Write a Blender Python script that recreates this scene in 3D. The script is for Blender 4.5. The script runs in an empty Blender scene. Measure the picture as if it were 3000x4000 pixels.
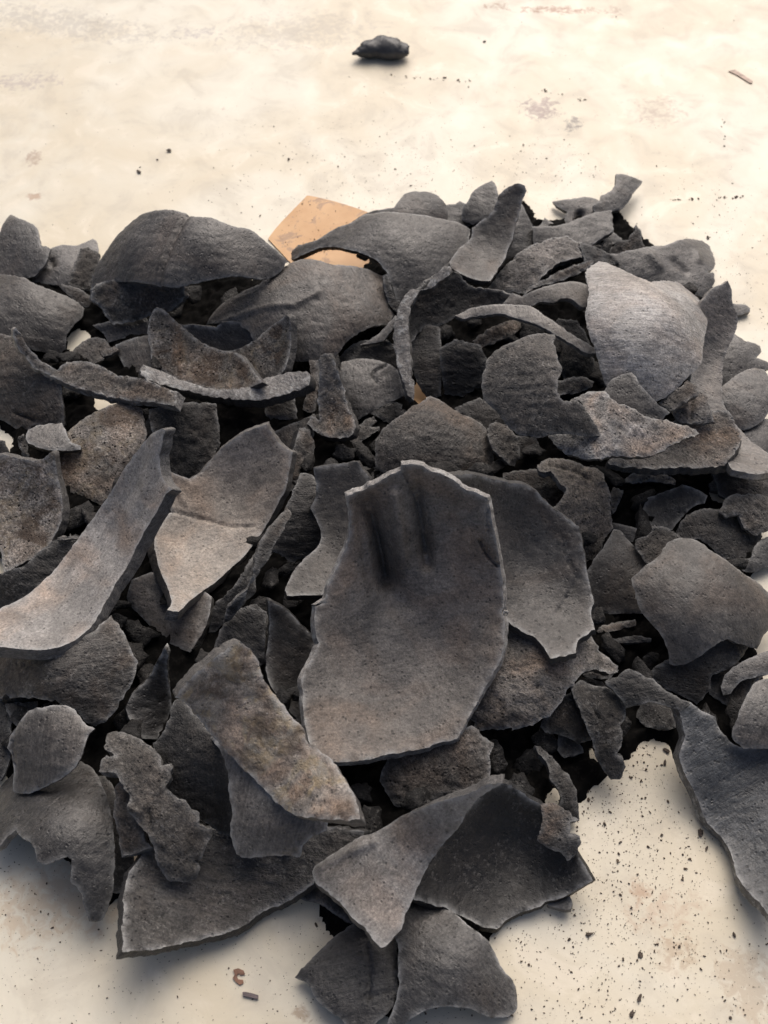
import bpy, math, random
import numpy as np
from mathutils import Matrix, Vector
from mathutils.geometry import delaunay_2d_cdt

scene = bpy.context.scene
COL = scene.collection

# ------------------------------------------------------------------ camera
cam_data = bpy.data.cameras.new("camera")
cam_data.sensor_fit = 'VERTICAL'
cam_data.sensor_height = 24.0
cam_data.lens = 12.0 / math.tan(math.radians(25))
cam_data.clip_start = 0.01
cam_data.clip_end = 50
cam_data.dof.use_dof = True
cam_data.dof.focus_distance = 0.54
cam_data.dof.aperture_fstop = 11
cam = bpy.data.objects.new("camera", cam_data)
cam.location = (0, 0, 0.50)
cam.rotation_euler = (math.radians(90 - 55), 0, 0)
COL.objects.link(cam)
scene.camera = cam

# ------------------------------------------------------------------ light
SUN_EL, SUN_AZ = math.radians(46), math.radians(14)     # azimuth clockwise from +Y (behind the heap)
world = bpy.data.worlds.new("World")
scene.world = world
world.use_nodes = True
wn = world.node_tree
bg = wn.nodes["Background"]
sky = wn.nodes.new("ShaderNodeTexSky")
sky.sky_type = 'NISHITA'
sky.sun_disc = False
sky.sun_elevation = SUN_EL
sky.sun_rotation = SUN_AZ
sky.dust_density = 6.0
sky.air_density = 0.55
sky.ozone_density = 0.2
wn.links.new(sky.outputs[0], bg.inputs[0])
bg.inputs[1].default_value = 0.125
sd = bpy.data.lights.new("sun", 'SUN')
sd.energy = 1.8
sd.angle = math.radians(60)
sd.color = (1.0, 0.975, 0.945)
sun = bpy.data.objects.new("sun", sd)
dirv = Vector((math.sin(SUN_AZ) * math.cos(SUN_EL), math.cos(SUN_AZ) * math.cos(SUN_EL), math.sin(SUN_EL)))
sun.rotation_euler = dirv.to_track_quat('Z', 'Y').to_euler()
sun.location = dirv * 3
COL.objects.link(sun)
scene.view_settings.view_transform = 'Standard'
scene.view_settings.look = 'None'
scene.view_settings.exposure = 0.10
scene.view_settings.gamma = 1
scene.cycles.max_bounces = 6

# ------------------------------------------------------------------ materials
class NT:
    def __init__(self, name):
        self.m = bpy.data.materials.new(name)
        self.m.use_nodes = True
        self.t = self.m.node_tree
        self.b = self.t.nodes["Principled BSDF"]
    def n(self, typ, **kw):
        x = self.t.nodes.new(typ)
        for k, v in kw.items():
            setattr(x, k, v)
        return x
    def put(self, sock, v):
        if isinstance(v, bpy.types.NodeSocket):
            self.t.links.new(v, sock)
        else:
            sock.default_value = v
    def math(self, op, a, b=0.0, c=0.0, clamp=False):
        x = self.n("ShaderNodeMath", operation=op, use_clamp=clamp)
        self.put(x.inputs[0], a); self.put(x.inputs[1], b)
        if len(x.inputs) > 2: self.put(x.inputs[2], c)
        return x.outputs[0]
    def noise(self, vec, scale, detail=3.0, rough=0.6, lac=2.0, dist=0.0):
        x = self.n("ShaderNodeTexNoise")
        self.put(x.inputs["Vector"], vec); x.inputs["Scale"].default_value = scale
        x.inputs["Detail"].default_value = detail; x.inputs["Roughness"].default_value = rough
        x.inputs["Lacunarity"].default_value = lac; x.inputs["Distortion"].default_value = dist
        return x.outputs[0]
    def ramp(self, v, lo, hi, a=0.0, b=1.0):
        x = self.n("ShaderNodeMapRange", interpolation_type='SMOOTHSTEP')
        self.put(x.inputs[0], v)
        for i, q in ((1, lo), (2, hi), (3, a), (4, b)): x.inputs[i].default_value = q
        return x.outputs[0]
    def mix(self, f, a, b, mode='MIX'):
        x = self.n("ShaderNodeMix", data_type='RGBA', blend_type=mode)
        self.put(x.inputs[0], f); self.put(x.inputs[6], a); self.put(x.inputs[7], b)
        return x.outputs[2]
    def scale(self, vec, s):
        x = self.n("ShaderNodeMapping")
        self.put(x.inputs[0], vec); x.inputs["Scale"].default_value = s
        return x.outputs[0]

def charcoal(name, big=0.35, fine=0.5, pits=0.5, ash=0.2, fibre=0.3, brown=0.3, rough=0.72, bump=0.35, spec=0.35, relief=0.0008, ochre=0.0):
    q = NT(name)
    tc = q.n("ShaderNodeTexCoord")
    oi = q.n("ShaderNodeObjectInfo")
    add = q.n("ShaderNodeVectorMath", operation='ADD')
    comb = q.n("ShaderNodeCombineXYZ")
    q.put(comb.inputs[0], q.math('MULTIPLY', oi.outputs["Random"], 7.3))
    q.put(comb.inputs[1], q.math('MULTIPLY', oi.outputs["Random"], 3.1))
    q.put(add.inputs[0], tc.outputs["Object"]); q.put(add.inputs[1], comb.outputs[0])
    vr = q.n("ShaderNodeVectorRotate", rotation_type='Z_AXIS')
    q.put(vr.inputs["Vector"], add.outputs[0]); q.put(vr.inputs["Angle"], q.math('MULTIPLY', oi.outputs["Random"], 17.0))
    v = vr.outputs[0]
    rnd2 = q.math('FRACT', q.math('MULTIPLY', oi.outputs["Random"], 13.7)); rnd3 = q.math('FRACT', q.math('MULTIPLY', oi.outputs["Random"], 37.1))
    base = oi.outputs["Color"]
    nb = q.noise(v, 45, 4, 0.6, dist=0.6)
    nm = q.noise(v, 190, 4, 0.65)
    nf = q.noise(v, 900, 4, 0.7)
    fib = q.noise(q.scale(v, (0.28, 1.7, 1.0)), 420, 4, 0.65, dist=0.4)
    pv = q.n("ShaderNodeTexVoronoi"); q.put(pv.inputs["Vector"], v); pv.inputs["Scale"].default_value = 460
    pit = q.ramp(pv.outputs["Distance"], 0.14, 0.40, 1.0, 0.0)
    gate = q.ramp(q.noise(v, 260, 2, 0.5), 0.5, 0.6)
    pit = q.math('MULTIPLY', pit, gate)
    k = q.ramp(nb, 0.3, 0.7, 1 - big, 1 + big)
    k = q.math('MULTIPLY', k, q.ramp(nm, 0.3, 0.7, 1 - big * 0.55, 1 + big * 0.55))
    k = q.math('MULTIPLY', k, q.ramp(nf, 0.28, 0.72, 1 - fine, 1 + fine))
    k = q.math('MULTIPLY', k, q.ramp(fib, 0.3, 0.7, 1 - fibre, 1 + fibre))
    k = q.math('MULTIPLY', k, q.ramp(pit, 0.0, 1.0, 1.0, 1 - pits))
    vs = q.n("ShaderNodeVectorMath", operation='SCALE')
    q.put(vs.inputs[0], base); q.put(vs.inputs[3], k)
    col = vs.outputs[0]
    bm = q.math('MULTIPLY', q.ramp(q.noise(v, 28, 3, 0.5, dist=1.0), 0.40, 0.74), q.math('MULTIPLY', q.math('MULTIPLY', rnd2, 1.5), brown))
    col = q.mix(bm, col, q.mix(1.0, col, (1.36, 1.0, 0.74, 1), 'MULTIPLY'))
    am = q.math('MULTIPLY', q.ramp(q.noise(v, 520, 4, 0.75), 0.52, 0.64), q.ramp(q.noise(v, 60, 3, 0.6), 0.40, 0.60))
    if ochre:
        oc = q.ramp(q.noise(v, 55, 4, 0.6, dist=1.2), 0.50, 0.60, 0.0, ochre)
        col = q.mix(oc, col, q.mix(q.ramp(nm, 0.35, 0.65), (0.27, 0.215, 0.135, 1), (0.22, 0.205, 0.175, 1)))
        col = q.mix(q.ramp(q.noise(v, 38, 4, 0.6, dist=1.0), 0.50, 0.62, 0.0, 0.7), col, (0.055, 0.036, 0.024, 1))
    am = q.math('MULTIPLY', am, q.math('MULTIPLY', q.math('ADD', rnd3, 0.4), ash), clamp=True)
    col = q.mix(am, col, q.mix(0.5, q.mix(1.0, col, (2.6, 2.6, 2.6, 1), 'MULTIPLY'), (0.17, 0.165, 0.155, 1)))
    # sparse pale specks, glints painted into the colour
    sv = q.n("ShaderNodeTexVoronoi"); q.put(sv.inputs["Vector"], v); sv.inputs["Scale"].default_value = 260
    sc_ = q.n("ShaderNodeSeparateColor"); q.put(sc_.inputs[0], sv.outputs["Color"])
    sp = q.math('MULTIPLY', q.ramp(sv.outputs["Distance"], 0.05, 0.13, 1.0, 0.0), q.ramp(sc_.outputs[0], 0.93, 0.95))
    col = q.mix(q.math('MULTIPLY', sp, 0.3), col, (0.5, 0.48, 0.45, 1))
    wear = q.n("ShaderNodeAttribute", attribute_name="edge_wear")
    wf = q.math('MULTIPLY', wear.outputs["Fac"], q.ramp(nm, 0.32, 0.62, 0.05, 0.62), clamp=True)
    col = q.mix(wf, col, (0.32, 0.32, 0.31, 1))
    q.put(q.b.inputs["Base Color"], col)
    q.put(q.b.inputs["Roughness"], q.ramp(nm, 0.3, 0.7, rough - 0.1, rough + 0.1))
    q.b.inputs["Specular IOR Level"].default_value = spec
    h = q.math('ADD', q.math('MULTIPLY', nf, 0.35), q.math('MULTIPLY', nm, 1.0))
    h = q.math('ADD', h, q.math('MULTIPLY', fib, fibre * 1.2))
    h = q.math('SUBTRACT', h, q.math('MULTIPLY', pit, pits * 0.6))
    bp = q.n("ShaderNodeBump"); bp.inputs["Strength"].default_value = bump; bp.inputs["Distance"].default_value = relief
    q.put(bp.inputs["Height"], h); q.put(q.b.inputs["Normal"], bp.outputs[0])
    return q.m

MAT = {
 'o': charcoal("smooth_outer_char", 0.24, 0.40, 0.55, 0.40, 0.32, 0.28, 0.47, 0.75, 0.5, 0.0009),
 'i': charcoal("inner_shell_char", 0.28, 0.36, 0.50, 0.5, 0.14, 0.6, 0.55, 0.75, 0.45, 0.0008),
 'c': charcoal("crumbly_char", 0.36, 0.55, 0.6, 0.8, 0.2, 0.7, 0.75, 1.0, 0.35, 0.0018),
 's': charcoal("speckled_ashy_char", 0.40, 0.75, 1.0, 1.6, 0.0, 0.6, 0.8, 1.0, 0.3, 0.0016, ochre=0.35),
 'd': charcoal("dark_fibrous_char", 0.32, 0.42, 0.5, 0.6, 0.32, 0.5, 0.62, 1.0, 0.42, 0.0014),
 'y': charcoal("ochre_stained_char", 0.30, 0.42, 0.5, 0.9, 0.10, 0.8, 0.6, 0.9, 0.4, 0.0012, ochre=0.85),
}

def broken_edge_material(name, pale_amount, lo):
    q = NT(name)
    tc = q.n("ShaderNodeTexCoord"); oi = q.n("ShaderNodeObjectInfo")
    v = tc.outputs["Object"]
    nb = q.noise(v, 170, 5, 0.75); nf = q.noise(v, 700, 4, 0.7)
    lay = q.noise(q.scale(v, (0.5, 0.5, 3.5)), 500, 3, 0.6)
    k = q.math('MULTIPLY', q.ramp(nf, 0.3, 0.7, 0.6, 1.4), q.ramp(lay, 0.35, 0.65, 0.7, 1.25))
    vs = q.n("ShaderNodeVectorMath", operation='SCALE'); q.put(vs.inputs[0], oi.outputs["Color"]); q.put(vs.inputs[3], k)
    pale = q.mix(q.ramp(nb, lo, lo + 0.13, 0.0, pale_amount), vs.outputs[0], (0.42, 0.42, 0.40, 1))
    q.put(q.b.inputs["Base Color"], pale)
    q.put(q.b.inputs["Roughness"], q.ramp(nf, 0.3, 0.7, 0.35, 0.62))
    q.b.inputs["Specular IOR Level"].default_value = 0.55
    bp = q.n("ShaderNodeBump"); bp.inputs["Strength"].default_value = 0.7; bp.inputs["Distance"].default_value = 0.001
    q.put(bp.inputs["Height"], q.math('ADD', nf, lay)); q.put(q.b.inputs["Normal"], bp.outputs[0])
    return q.m
MAT['rim'] = broken_edge_material("pale_broken_edge_char", 0.7, 0.50)
MAT['dull'] = broken_edge_material("dark_broken_edge_char", 0.45, 0.60)
MAT['e'] = MAT['rim']

# stains that were soaked or smeared into the board: (x, y, rx, ry, angle, colour, strength, threshold)
STAINS = [
 ((0.1423,0.8509), 0.040, 0.006, -0.03, (0.40,0.22,0.14), 0.75, 0.47),
 ((0.0945,0.8565), 0.012, 0.006, 0, (0.42,0.25,0.16), 0.6, 0.47),
 ((0.1869,0.8471), 0.007, 0.012, 0, (0.42,0.28,0.20), 0.55, 0.48),
 ((0.1169,0.7184), 0.014, 0.015, 0.9, (0.36,0.27,0.24), 0.75, 0.44),
 ((0.1399,0.6998), 0.006, 0.011, -0.3, (0.27,0.24,0.21), 0.8, 0.46),
 ((0.2048,0.7169), 0.025, 0.022, 0.3, (0.50,0.38,0.30), 0.5, 0.50),
 ((-0.2517,0.6596), 0.006, 0.008, 0, (0.42,0.30,0.22), 0.6, 0.42),
 ((-0.2442,0.6188), 0.006, 0.004, 0, (0.45,0.28,0.18), 0.6, 0.42),
 ((-0.2785,0.7523), 0.035, 0.012, 0.1, (0.45,0.38,0.36), 0.5, 0.48),
 ((-0.1536,0.8178), 0.030, 0.012, 0, (0.47,0.42,0.40), 0.5, 0.52),
 ((-0.2585,0.8323), 0.09, 0.022, -0.25, (0.48,0.44,0.38), 0.45, 0.46),
 ((-0.0719,0.8214), 0.07, 0.03, 0.1, (0.50,0.45,0.38), 0.4, 0.47),
 ((0.1561,0.1022), 0.012, 0.016, 0.2, (0.58,0.46,0.32), 0.5, 0.40),
 ((0.1146,0.1430), 0.006, 0.006, 0.2, (0.50,0.32,0.20), 0.5, 0.46),
 ((-0.0345,0.0921), 0.004, 0.004, 0.2, (0.40,0.28,0.18), 0.6, 0.42),
 ((0.1248,0.1341), 0.02, 0.012, 0.2, (0.55,0.36,0.24), 0.35, 0.50),
 ((-0.1372,0.1408), 0.05, 0.02, 0.2, (0.60,0.40,0.22), 0.35, 0.46),
 ((0.1267,0.1168), 0.010, 0.008, 0.2, (0.45,0.30,0.18), 0.4, 0.45),
]
def board_material():
    q = NT("cream_laminate_board")
    tc = q.n("ShaderNodeTexCoord"); v = tc.outputs["Object"]
    n1 = q.noise(v, 7, 4, 0.6, dist=0.8); n2 = q.noise(v, 32, 5, 0.65, dist=0.6); n3 = q.noise(v, 130, 4, 0.7)
    col = q.mix(q.ramp(n1, 0.35, 0.65), (0.635, 0.565, 0.425, 1), (0.70, 0.66, 0.545, 1))
    col = q.mix(q.ramp(n2, 0.48, 0.68, 0.0, 0.36), col, (0.47, 0.42, 0.34, 1))
    col = q.mix(q.ramp(n2, 0.46, 0.34, 0.0, 0.35), col, (0.80, 0.73, 0.60, 1))
    col = q.mix(q.math('MULTIPLY', q.ramp(n3, 0.60, 0.70), q.ramp(q.noise(v, 14, 3, 0.6), 0.5, 0.65, 0.0, 0.4)), col, (0.36, 0.28, 0.22, 1))
    # soot specks too fine to be crumbs
    vo = q.n("ShaderNodeTexVoronoi"); q.put(vo.inputs["Vector"], v); vo.inputs["Scale"].default_value = 210
    sc_ = q.n("ShaderNodeSeparateColor"); q.put(sc_.inputs[0], vo.outputs["Color"])
    dot = q.math('MULTIPLY', q.ramp(vo.outputs["Distance"], 0.04, 0.11, 1.0, 0.0), q.ramp(sc_.outputs[0], 0.80, 0.84))
    col = q.mix(q.math('MULTIPLY', dot, 0.6), col, (0.14, 0.11, 0.08, 1))
    sx = q.n("ShaderNodeSeparateXYZ"); q.put(sx.inputs[0], v)
    ns = q.noise(v, 170, 4, 0.7, dist=0.8)
    for (c, rx, ry, an, rgb, st, th) in STAINS:
        ca, sa = math.cos(an), math.sin(an)
        dx = q.math('SUBTRACT', sx.outputs[0], c[0]); dy = q.math('SUBTRACT', sx.outputs[1], c[1])
        p = q.math('DIVIDE', q.math('ADD', q.math('MULTIPLY', dx, ca), q.math('MULTIPLY', dy, sa)), rx)
        r = q.math('DIVIDE', q.math('SUBTRACT', q.math('MULTIPLY', dy, ca), q.math('MULTIPLY', dx, sa)), ry)
        d2 = q.math('ADD', q.math('MULTIPLY', p, p), q.math('MULTIPLY', r, r))
        f = q.math('SUBTRACT', q.math('ADD', ns, 0.12), q.math('MULTIPLY', d2, 0.16))
        col = q.mix(q.ramp(f, th - 0.02, th + 0.22, 0.0, min(1.0, st * 1.15)), col, (*[c * 0.85 for c in rgb], 1))
    q.put(q.b.inputs["Base Color"], col)
    q.put(q.b.inputs["Roughness"], q.ramp(n2, 0.3, 0.7, 0.38, 0.52))
    q.b.inputs["Specular IOR Level"].default_value = 0.4
    bp = q.n("ShaderNodeBump"); bp.inputs["Strength"].default_value = 0.12; bp.inputs["Distance"].default_value = 0.0006
    q.put(bp.inputs["Height"], q.math('ADD', n3, q.math('MULTIPLY', n2, 2.0))); q.put(q.b.inputs["Normal"], bp.outputs[0])
    return q.m

def plain(name, rgb, rough=0.6, var=0.3, scale=200):
    q = NT(name); tc = q.n("ShaderNodeTexCoord"); v = tc.outputs["Object"]
    a = tuple(c * (1 - var) for c in rgb) + (1,); b = tuple(min(1, c * (1 + var)) for c in rgb) + (1,)
    q.put(q.b.inputs["Base Color"], q.mix(q.ramp(q.noise(v, scale, 4, 0.65), 0.3, 0.7), a, b))
    q.b.inputs["Roughness"].default_value = rough
    bp = q.n("ShaderNodeBump"); bp.inputs["Strength"].default_value = 0.4; bp.inputs["Distance"].default_value = 0.0005
    q.put(bp.inputs["Height"], q.noise(v, scale * 3, 3, 0.6)); q.put(q.b.inputs["Normal"], bp.outputs[0])
    return q.m

def card_material():
    q = NT("orange_card_print"); tc = q.n("ShaderNodeTexCoord"); v = tc.outputs["Object"]
    col = q.mix(q.ramp(q.noise(v, 30, 3, 0.6), 0.35, 0.65), (0.50, 0.27, 0.10, 1), (0.58, 0.34, 0.15, 1))
    col = q.mix(q.ramp(q.noise(v, 75, 4, 0.65, dist=0.7), 0.54, 0.62, 0.0, 0.6), col, (0.22, 0.13, 0.08, 1))
    q.put(q.b.inputs["Base Color"], col); q.b.inputs["Roughness"].default_value = 0.5
    return q.m

# ------------------------------------------------------------------ tagging
def tag(o, label=None, cat=None, group=None, kind=None):
    if label: o['label'] = label
    if cat: o['category'] = cat
    if group: o['group'] = group
    if kind: o['kind'] = kind
    return o

def link(name, me, parent=None):
    o = bpy.data.objects.new(name, me)
    COL.objects.link(o)
    if parent: o.parent = parent
    return o

# ------------------------------------------------------------------ value noise on vertices
def vnoise(p, seed):
    i = np.floor(p).astype(np.int64); f = p - i; f = f * f * (3 - 2 * f)
    def h(a, b, c):
        n = (a * 73856093) ^ (b * 19349663) ^ (c * 83492791) ^ (seed * 2654435761)
        n = (n ^ (n >> 13)) * 1274126177 & 0x7fffffff
        n = (n ^ (n >> 11)) * 668265263 & 0x7fffffff
        return (n & 0xffff) / 32767.5 - 1
    r = 0
    for dx in (0, 1):
        for dy in (0, 1):
            for dz in (0, 1):
                w = (f[:, 0] if dx else 1 - f[:, 0]) * (f[:, 1] if dy else 1 - f[:, 1]) * (f[:, 2] if dz else 1 - f[:, 2])
                r = r + w * h(i[:, 0] + dx, i[:, 1] + dy, i[:, 2] + dz)
    return r
def fbm(p, seed, oct=3, gain=0.55):
    r = 0; a = 1.0
    for k in range(oct):
        r = r + a * vnoise(p * 2.03 ** k, seed + k * 17); a *= gain
    return r

# ------------------------------------------------------------------ shard builder
def smooth_outline(P, step):
    """corners under ~50 degrees are rounded with a Catmull-Rom curve, sharper ones stay broken corners"""
    n = len(P); out = []
    T = np.zeros_like(P); corner = np.zeros(n, bool)
    for i in range(n):
        a, b = P[i] - P[i - 1], P[(i + 1) % n] - P[i]
        la, lb = np.linalg.norm(a) + 1e-9, np.linalg.norm(b) + 1e-9
        cs = np.clip((a @ b) / (la * lb), -1, 1)
        corner[i] = cs < 0.80
        t = a / la + b / lb; T[i] = t / (np.linalg.norm(t) + 1e-9)
    for i in range(n):
        p, q_ = P[i], P[(i + 1) % n]
        d = q_ - p; L = np.linalg.norm(d)
        if L < 1e-6: continue
        ta = (d / L if corner[i] else T[i]) * L; tb = (d / L if corner[(i + 1) % n] else T[(i + 1) % n]) * L
        m = max(1, int(round(L / step)))
        for k in range(m):
            s = k / m
            h = (2*s**3 - 3*s**2 + 1) * p + (s**3 - 2*s**2 + s) * ta + (-2*s**3 + 3*s**2) * q_ + (s**3 - s**2) * tb
            out.append(h)
    return np.array(out)

def poly_inside(q, poly):
    x, y = q[:, 0], q[:, 1]; c = np.zeros(len(q), bool)
    for i in range(len(poly)):
        x1, y1 = poly[i]; x2, y2 = poly[i - 1]
        if y1 == y2: continue
        c ^= ((y1 > y) != (y2 > y)) & (x < (x2 - x1) * (y - y1) / (y2 - y1) + x1)
    return c
def seg_dist(q, poly):
    best = np.full(len(q), 1e9)
    for i in range(len(poly)):
        a = poly[i - 1]; d = poly[i] - a; L = d @ d + 1e-14
        t = np.clip(((q - a) @ d) / L, 0, 1)
        e = q - a - t[:, None] * d
        best = np.minimum(best, (e * e).sum(1))
    return np.sqrt(best)

def height(u, v, R1, R2, ang, ph, creases):
    an = math.radians(ang); c, s = math.cos(an), math.sin(an)
    p = u * c + v * s; q = -u * s + v * c
    w = 0.0012 * (np.sin(u*130+ph)*np.cos(v*105+2.1*ph) + 0.6*np.sin(u*60-v*85+1.7*ph))
    for x, R in ((p, R1), (q, R2)):
        if R:
            r = R * 0.01
            w = w - x*x / (2*r) / np.sqrt(1 + 0.25*x*x/(r*r))
    for pts, wid, dep in creases:
        best = np.full(u.shape, 1e9)
        for i in range(len(pts) - 1):
            ax, ay = pts[i][0]*1e-4, pts[i][1]*1e-4; dx, dy = pts[i+1][0]*1e-4-ax, pts[i+1][1]*1e-4-ay
            t = np.clip(((u-ax)*dx + (v-ay)*dy) / (dx*dx+dy*dy+1e-12), 0, 1)
            best = np.minimum(best, (u-ax-t*dx)**2 + (v-ay-t*dy)**2)
        w = w - dep*0.001*np.exp(-best/(wid*1e-4)**2)
    return w

RELIEF = {'o': (0.00022, 0.00012), 'i': (0.00020, 0.00008), 'c': (0.00050, 0.00042), 's': (0.00028, 0.00026), 'd': (0.00030, 0.00026), 'e': (0.00016, 0.00012), 'y': (0.00045, 0.00020)}
JAG = {'o': 0.0004, 'i': 0.0003, 'c': 0.0007, 's': 0.0004, 'd': 0.0006, 'e': 0.0006, 'y': 0.0005}

def mesh_from(name, verts, faces, mats, wear=None, sharp=None):
    me = bpy.data.meshes.new(name)
    F = np.array(faces, dtype=np.int32)
    me.vertices.add(len(verts)); me.vertices.foreach_set("co", np.asarray(verts, dtype=np.float32).ravel())
    me.loops.add(F.size); me.loops.foreach_set("vertex_index", F.ravel())
    me.polygons.add(len(F))
    me.polygons.foreach_set("loop_start", np.arange(0, F.size, 3, dtype=np.int32))
    me.update(calc_edges=True)
    me.polygons.foreach_set("use_smooth", np.ones(len(F), dtype=bool))
    if wear is not None:
        a = me.attributes.new("edge_wear", 'FLOAT', 'POINT'); a.data.foreach_set("value", np.asarray(wear, dtype=np.float32))
    for m in mats: me.materials.append(m)
    me.validate()
    return me

def build_surface(outline, cls, R, ph, creases, thick, seed, step):
    """returns front and back vertices, triangles, and the boundary loop of a curved shell fragment"""
    rng = np.random.default_rng(seed)
    P = smooth_outline(np.array(outline, float).reshape(-1, 2) * 1e-4, step)
    area = 0.5 * np.sum(P[:, 0]*np.roll(P[:, 1], -1) - np.roll(P[:, 0], -1)*P[:, 1])
    if area < 0: P = P[::-1]
    T = np.roll(P, -1, 0) - np.roll(P, 1, 0); T /= np.linalg.norm(T, axis=1)[:, None] + 1e-9
    Nn = np.stack([T[:, 1], -T[:, 0]], 1)
    pz = np.concatenate([P, np.full((len(P), 1), seed * 0.37)], 1)
    chip = np.clip(fbm(pz * 150, seed + 61, 2, 0.5) - 0.5, 0, 0.4) * 0.0014
    P = P + Nn * (JAG[cls] * (fbm(pz * 420, seed, 3, 0.65) * 0.9) - chip)[:, None]
    lo, hi = P.min(0), P.max(0)
    gx, gy = np.meshgrid(np.arange(lo[0], hi[0], step), np.arange(lo[1], hi[1], step * 0.87))
    gx = gx + (np.arange(gx.shape[0]) % 2)[:, None] * step * 0.5
    g = np.stack([gx.ravel(), gy.ravel()], 1); g += rng.uniform(-.22, .22, g.shape) * step
    g = g[poly_inside(g, P)]
    dist = seg_dist(g, P) if len(g) else np.zeros(0)
    g = g[dist > step * 0.45]; dist = dist[dist > step * 0.45]
    V = np.concatenate([P, g]); n = len(P)
    res = delaunay_2d_cdt([Vector(x) for x in V.tolist()], [(i, (i+1) % n) for i in range(n)], [], 1, 1e-7)
    V2 = np.array([tuple(x) for x in res[0]]); F = np.array([f for f in res[2] if len(f) == 3])
    o = V2[F]; cr = (o[:, 1, 0]-o[:, 0, 0])*(o[:, 2, 1]-o[:, 0, 1]) - (o[:, 1, 1]-o[:, 0, 1])*(o[:, 2, 0]-o[:, 0, 0])
    F[cr < 0] = F[cr < 0][:, ::-1]; F = F[np.abs(cr) > 1e-13]
    d = seg_dist(V2, P)
    u, v = V2[:, 0], V2[:, 1]
    R1, R2, ang = R
    w = height(u, v, R1, R2, ang, ph, creases)
    e = 2e-4
    wu = (height(u+e, v, R1, R2, ang, ph, []) - height(u-e, v, R1, R2, ang, ph, [])) / (2*e)
    wv = (height(u, v+e, R1, R2, ang, ph, []) - height(u, v-e, R1, R2, ang, ph, [])) / (2*e)
    N = np.stack([-wu, -wv, np.ones_like(wu)], 1); N /= np.linalg.norm(N, axis=1)[:, None]
    X = np.stack([u, v, w], 1)
    a1, a2 = RELIEF[cls]
    q = X + seed * 0.713
    st = np.array([0.45, 1.6, 1.0]) if cls in 'od' else np.array([1.0, 1.0, 1.0])
    n1 = fbm(q * st * 260, seed, 3, 0.65); n2 = fbm(q * 700, seed + 5, 1, 0.6)
    if cls in 'cdsy': n1 = np.where(n1 > 0, n1, n1 * 1.6) - 0.25 * np.abs(fbm(q * 330, seed + 9, 2)) * 1.5
    disp = a1 * n1 + a2 * n2
    disp = disp - np.exp(-d / 0.0007) * 0.00035          # worn arris
    front = X + N * disp[:, None]
    tv = thick * 0.001 * (1 + 0.24 * vnoise(q * 28, seed + 3))
    back = X - N * (tv + a1 * 0.8 * fbm(q * 200, seed + 21, 2))[:, None]
    wear = np.exp(-d / 0.0011)
    # boundary loop in order
    used = {}
    for a, b, c in F.tolist():
        for s_, t_ in ((a, b), (b, c), (c, a)): used[(s_, t_)] = 1
    nxt = {a: b for (a, b) in used if (b, a) not in used}
    loops = []; seen = set()
    for s0 in list(nxt):
        if s0 in seen: continue
        lp = [s0]; seen.add(s0); c = nxt[s0]
        while c not in seen and c in nxt:
            lp.append(c); seen.add(c); c = nxt[c]
        if len(lp) > 2: loops.append(lp)
    return front, back, F, loops, wear, N

def rim_geometry(front, back, loops, N, seed, rough, K=4):
    verts = []; faces = []
    for lp in loops:
        b0 = len(verts); m = len(lp)
        f = front[lp]; bk = back[lp]
        tang = np.roll(f, -1, 0) - np.roll(f, 1, 0)
        out = np.cross(tang, N[lp]); out /= np.linalg.norm(out, axis=1)[:, None] + 1e-9
        for k in range(K + 1):
            s = k / K
            p = f * (1 - s) + bk * s
            if 0 < k < K:
                p = p + out * ((fbm(p * 420 + seed, seed + 31, 2) * rough) + 0.00015)[:, None]
            verts.extend(p.tolist())
        for k in range(K):
            for i in range(m):
                a = b0 + k*m + i; b = b0 + k*m + (i+1) % m; c = a + m; d = b + m
                faces.append((a, c, b)); faces.append((b, c, d))
    return verts, faces

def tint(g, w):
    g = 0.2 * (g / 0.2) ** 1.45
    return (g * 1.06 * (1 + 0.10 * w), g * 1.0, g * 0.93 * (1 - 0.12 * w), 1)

def make_shard(name, label, cls, loc, nrm, R, thick, g, w, ph, edge, outline, creases, seed, group):
    step = 0.00095 if name == 'n40' else 0.0013
    front, back, F, loops, wear, N = build_surface(outline, cls, R, ph, creases, thick, seed, step)
    rv, rf = rim_geometry(front, back, loops, N, seed, 0.00016 if cls in 'oiey' else 0.0004)
    nf = len(front)
    V = front.tolist() + back.tolist(); FF = F.tolist() + (F[:, ::-1] + nf).tolist()
    wear = wear * (1.5 if edge else 0.8)
    W = wear.tolist() + wear.tolist()
    body = MAT[cls]
    if not edge:
        off = len(V); V += rv; FF += [(a+off, b+off, c+off) for a, b, c in rf]; W += [0.6] * len(rv)
    n = Vector(nrm).normalized(); e1 = (Vector((1, 0, 0)) - n * n.x).normalized(); e2 = n.cross(e1)
    M = Matrix((e1, e2, n)).transposed().to_4x4(); M.translation = Vector(loc) * 1e-4
    two = bool(edge and rf)
    o = link('charcoal_shard', None if two else mesh_from('charcoal_shard', V, FF, [body], W))
    o.matrix_world = M
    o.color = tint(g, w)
    tag(o, label, 'charcoal shard', group)
    if two:
        o.empty_display_size = 0.01
        f = link('shell_wall', mesh_from('shell_wall', V, FF, [body], W), o); f.color = tint(g, w)
        r = link('broken_edge', mesh_from('broken_edge', rv, rf, [MAT['rim' if edge == 2 else 'dull']], [0.0]*len(rv)), o)
        r.color = tint(min(0.26, g * 1.25 + 0.03) if edge == 2 else g * 0.62, w * 0.3 - 0.15)
    return o

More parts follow.
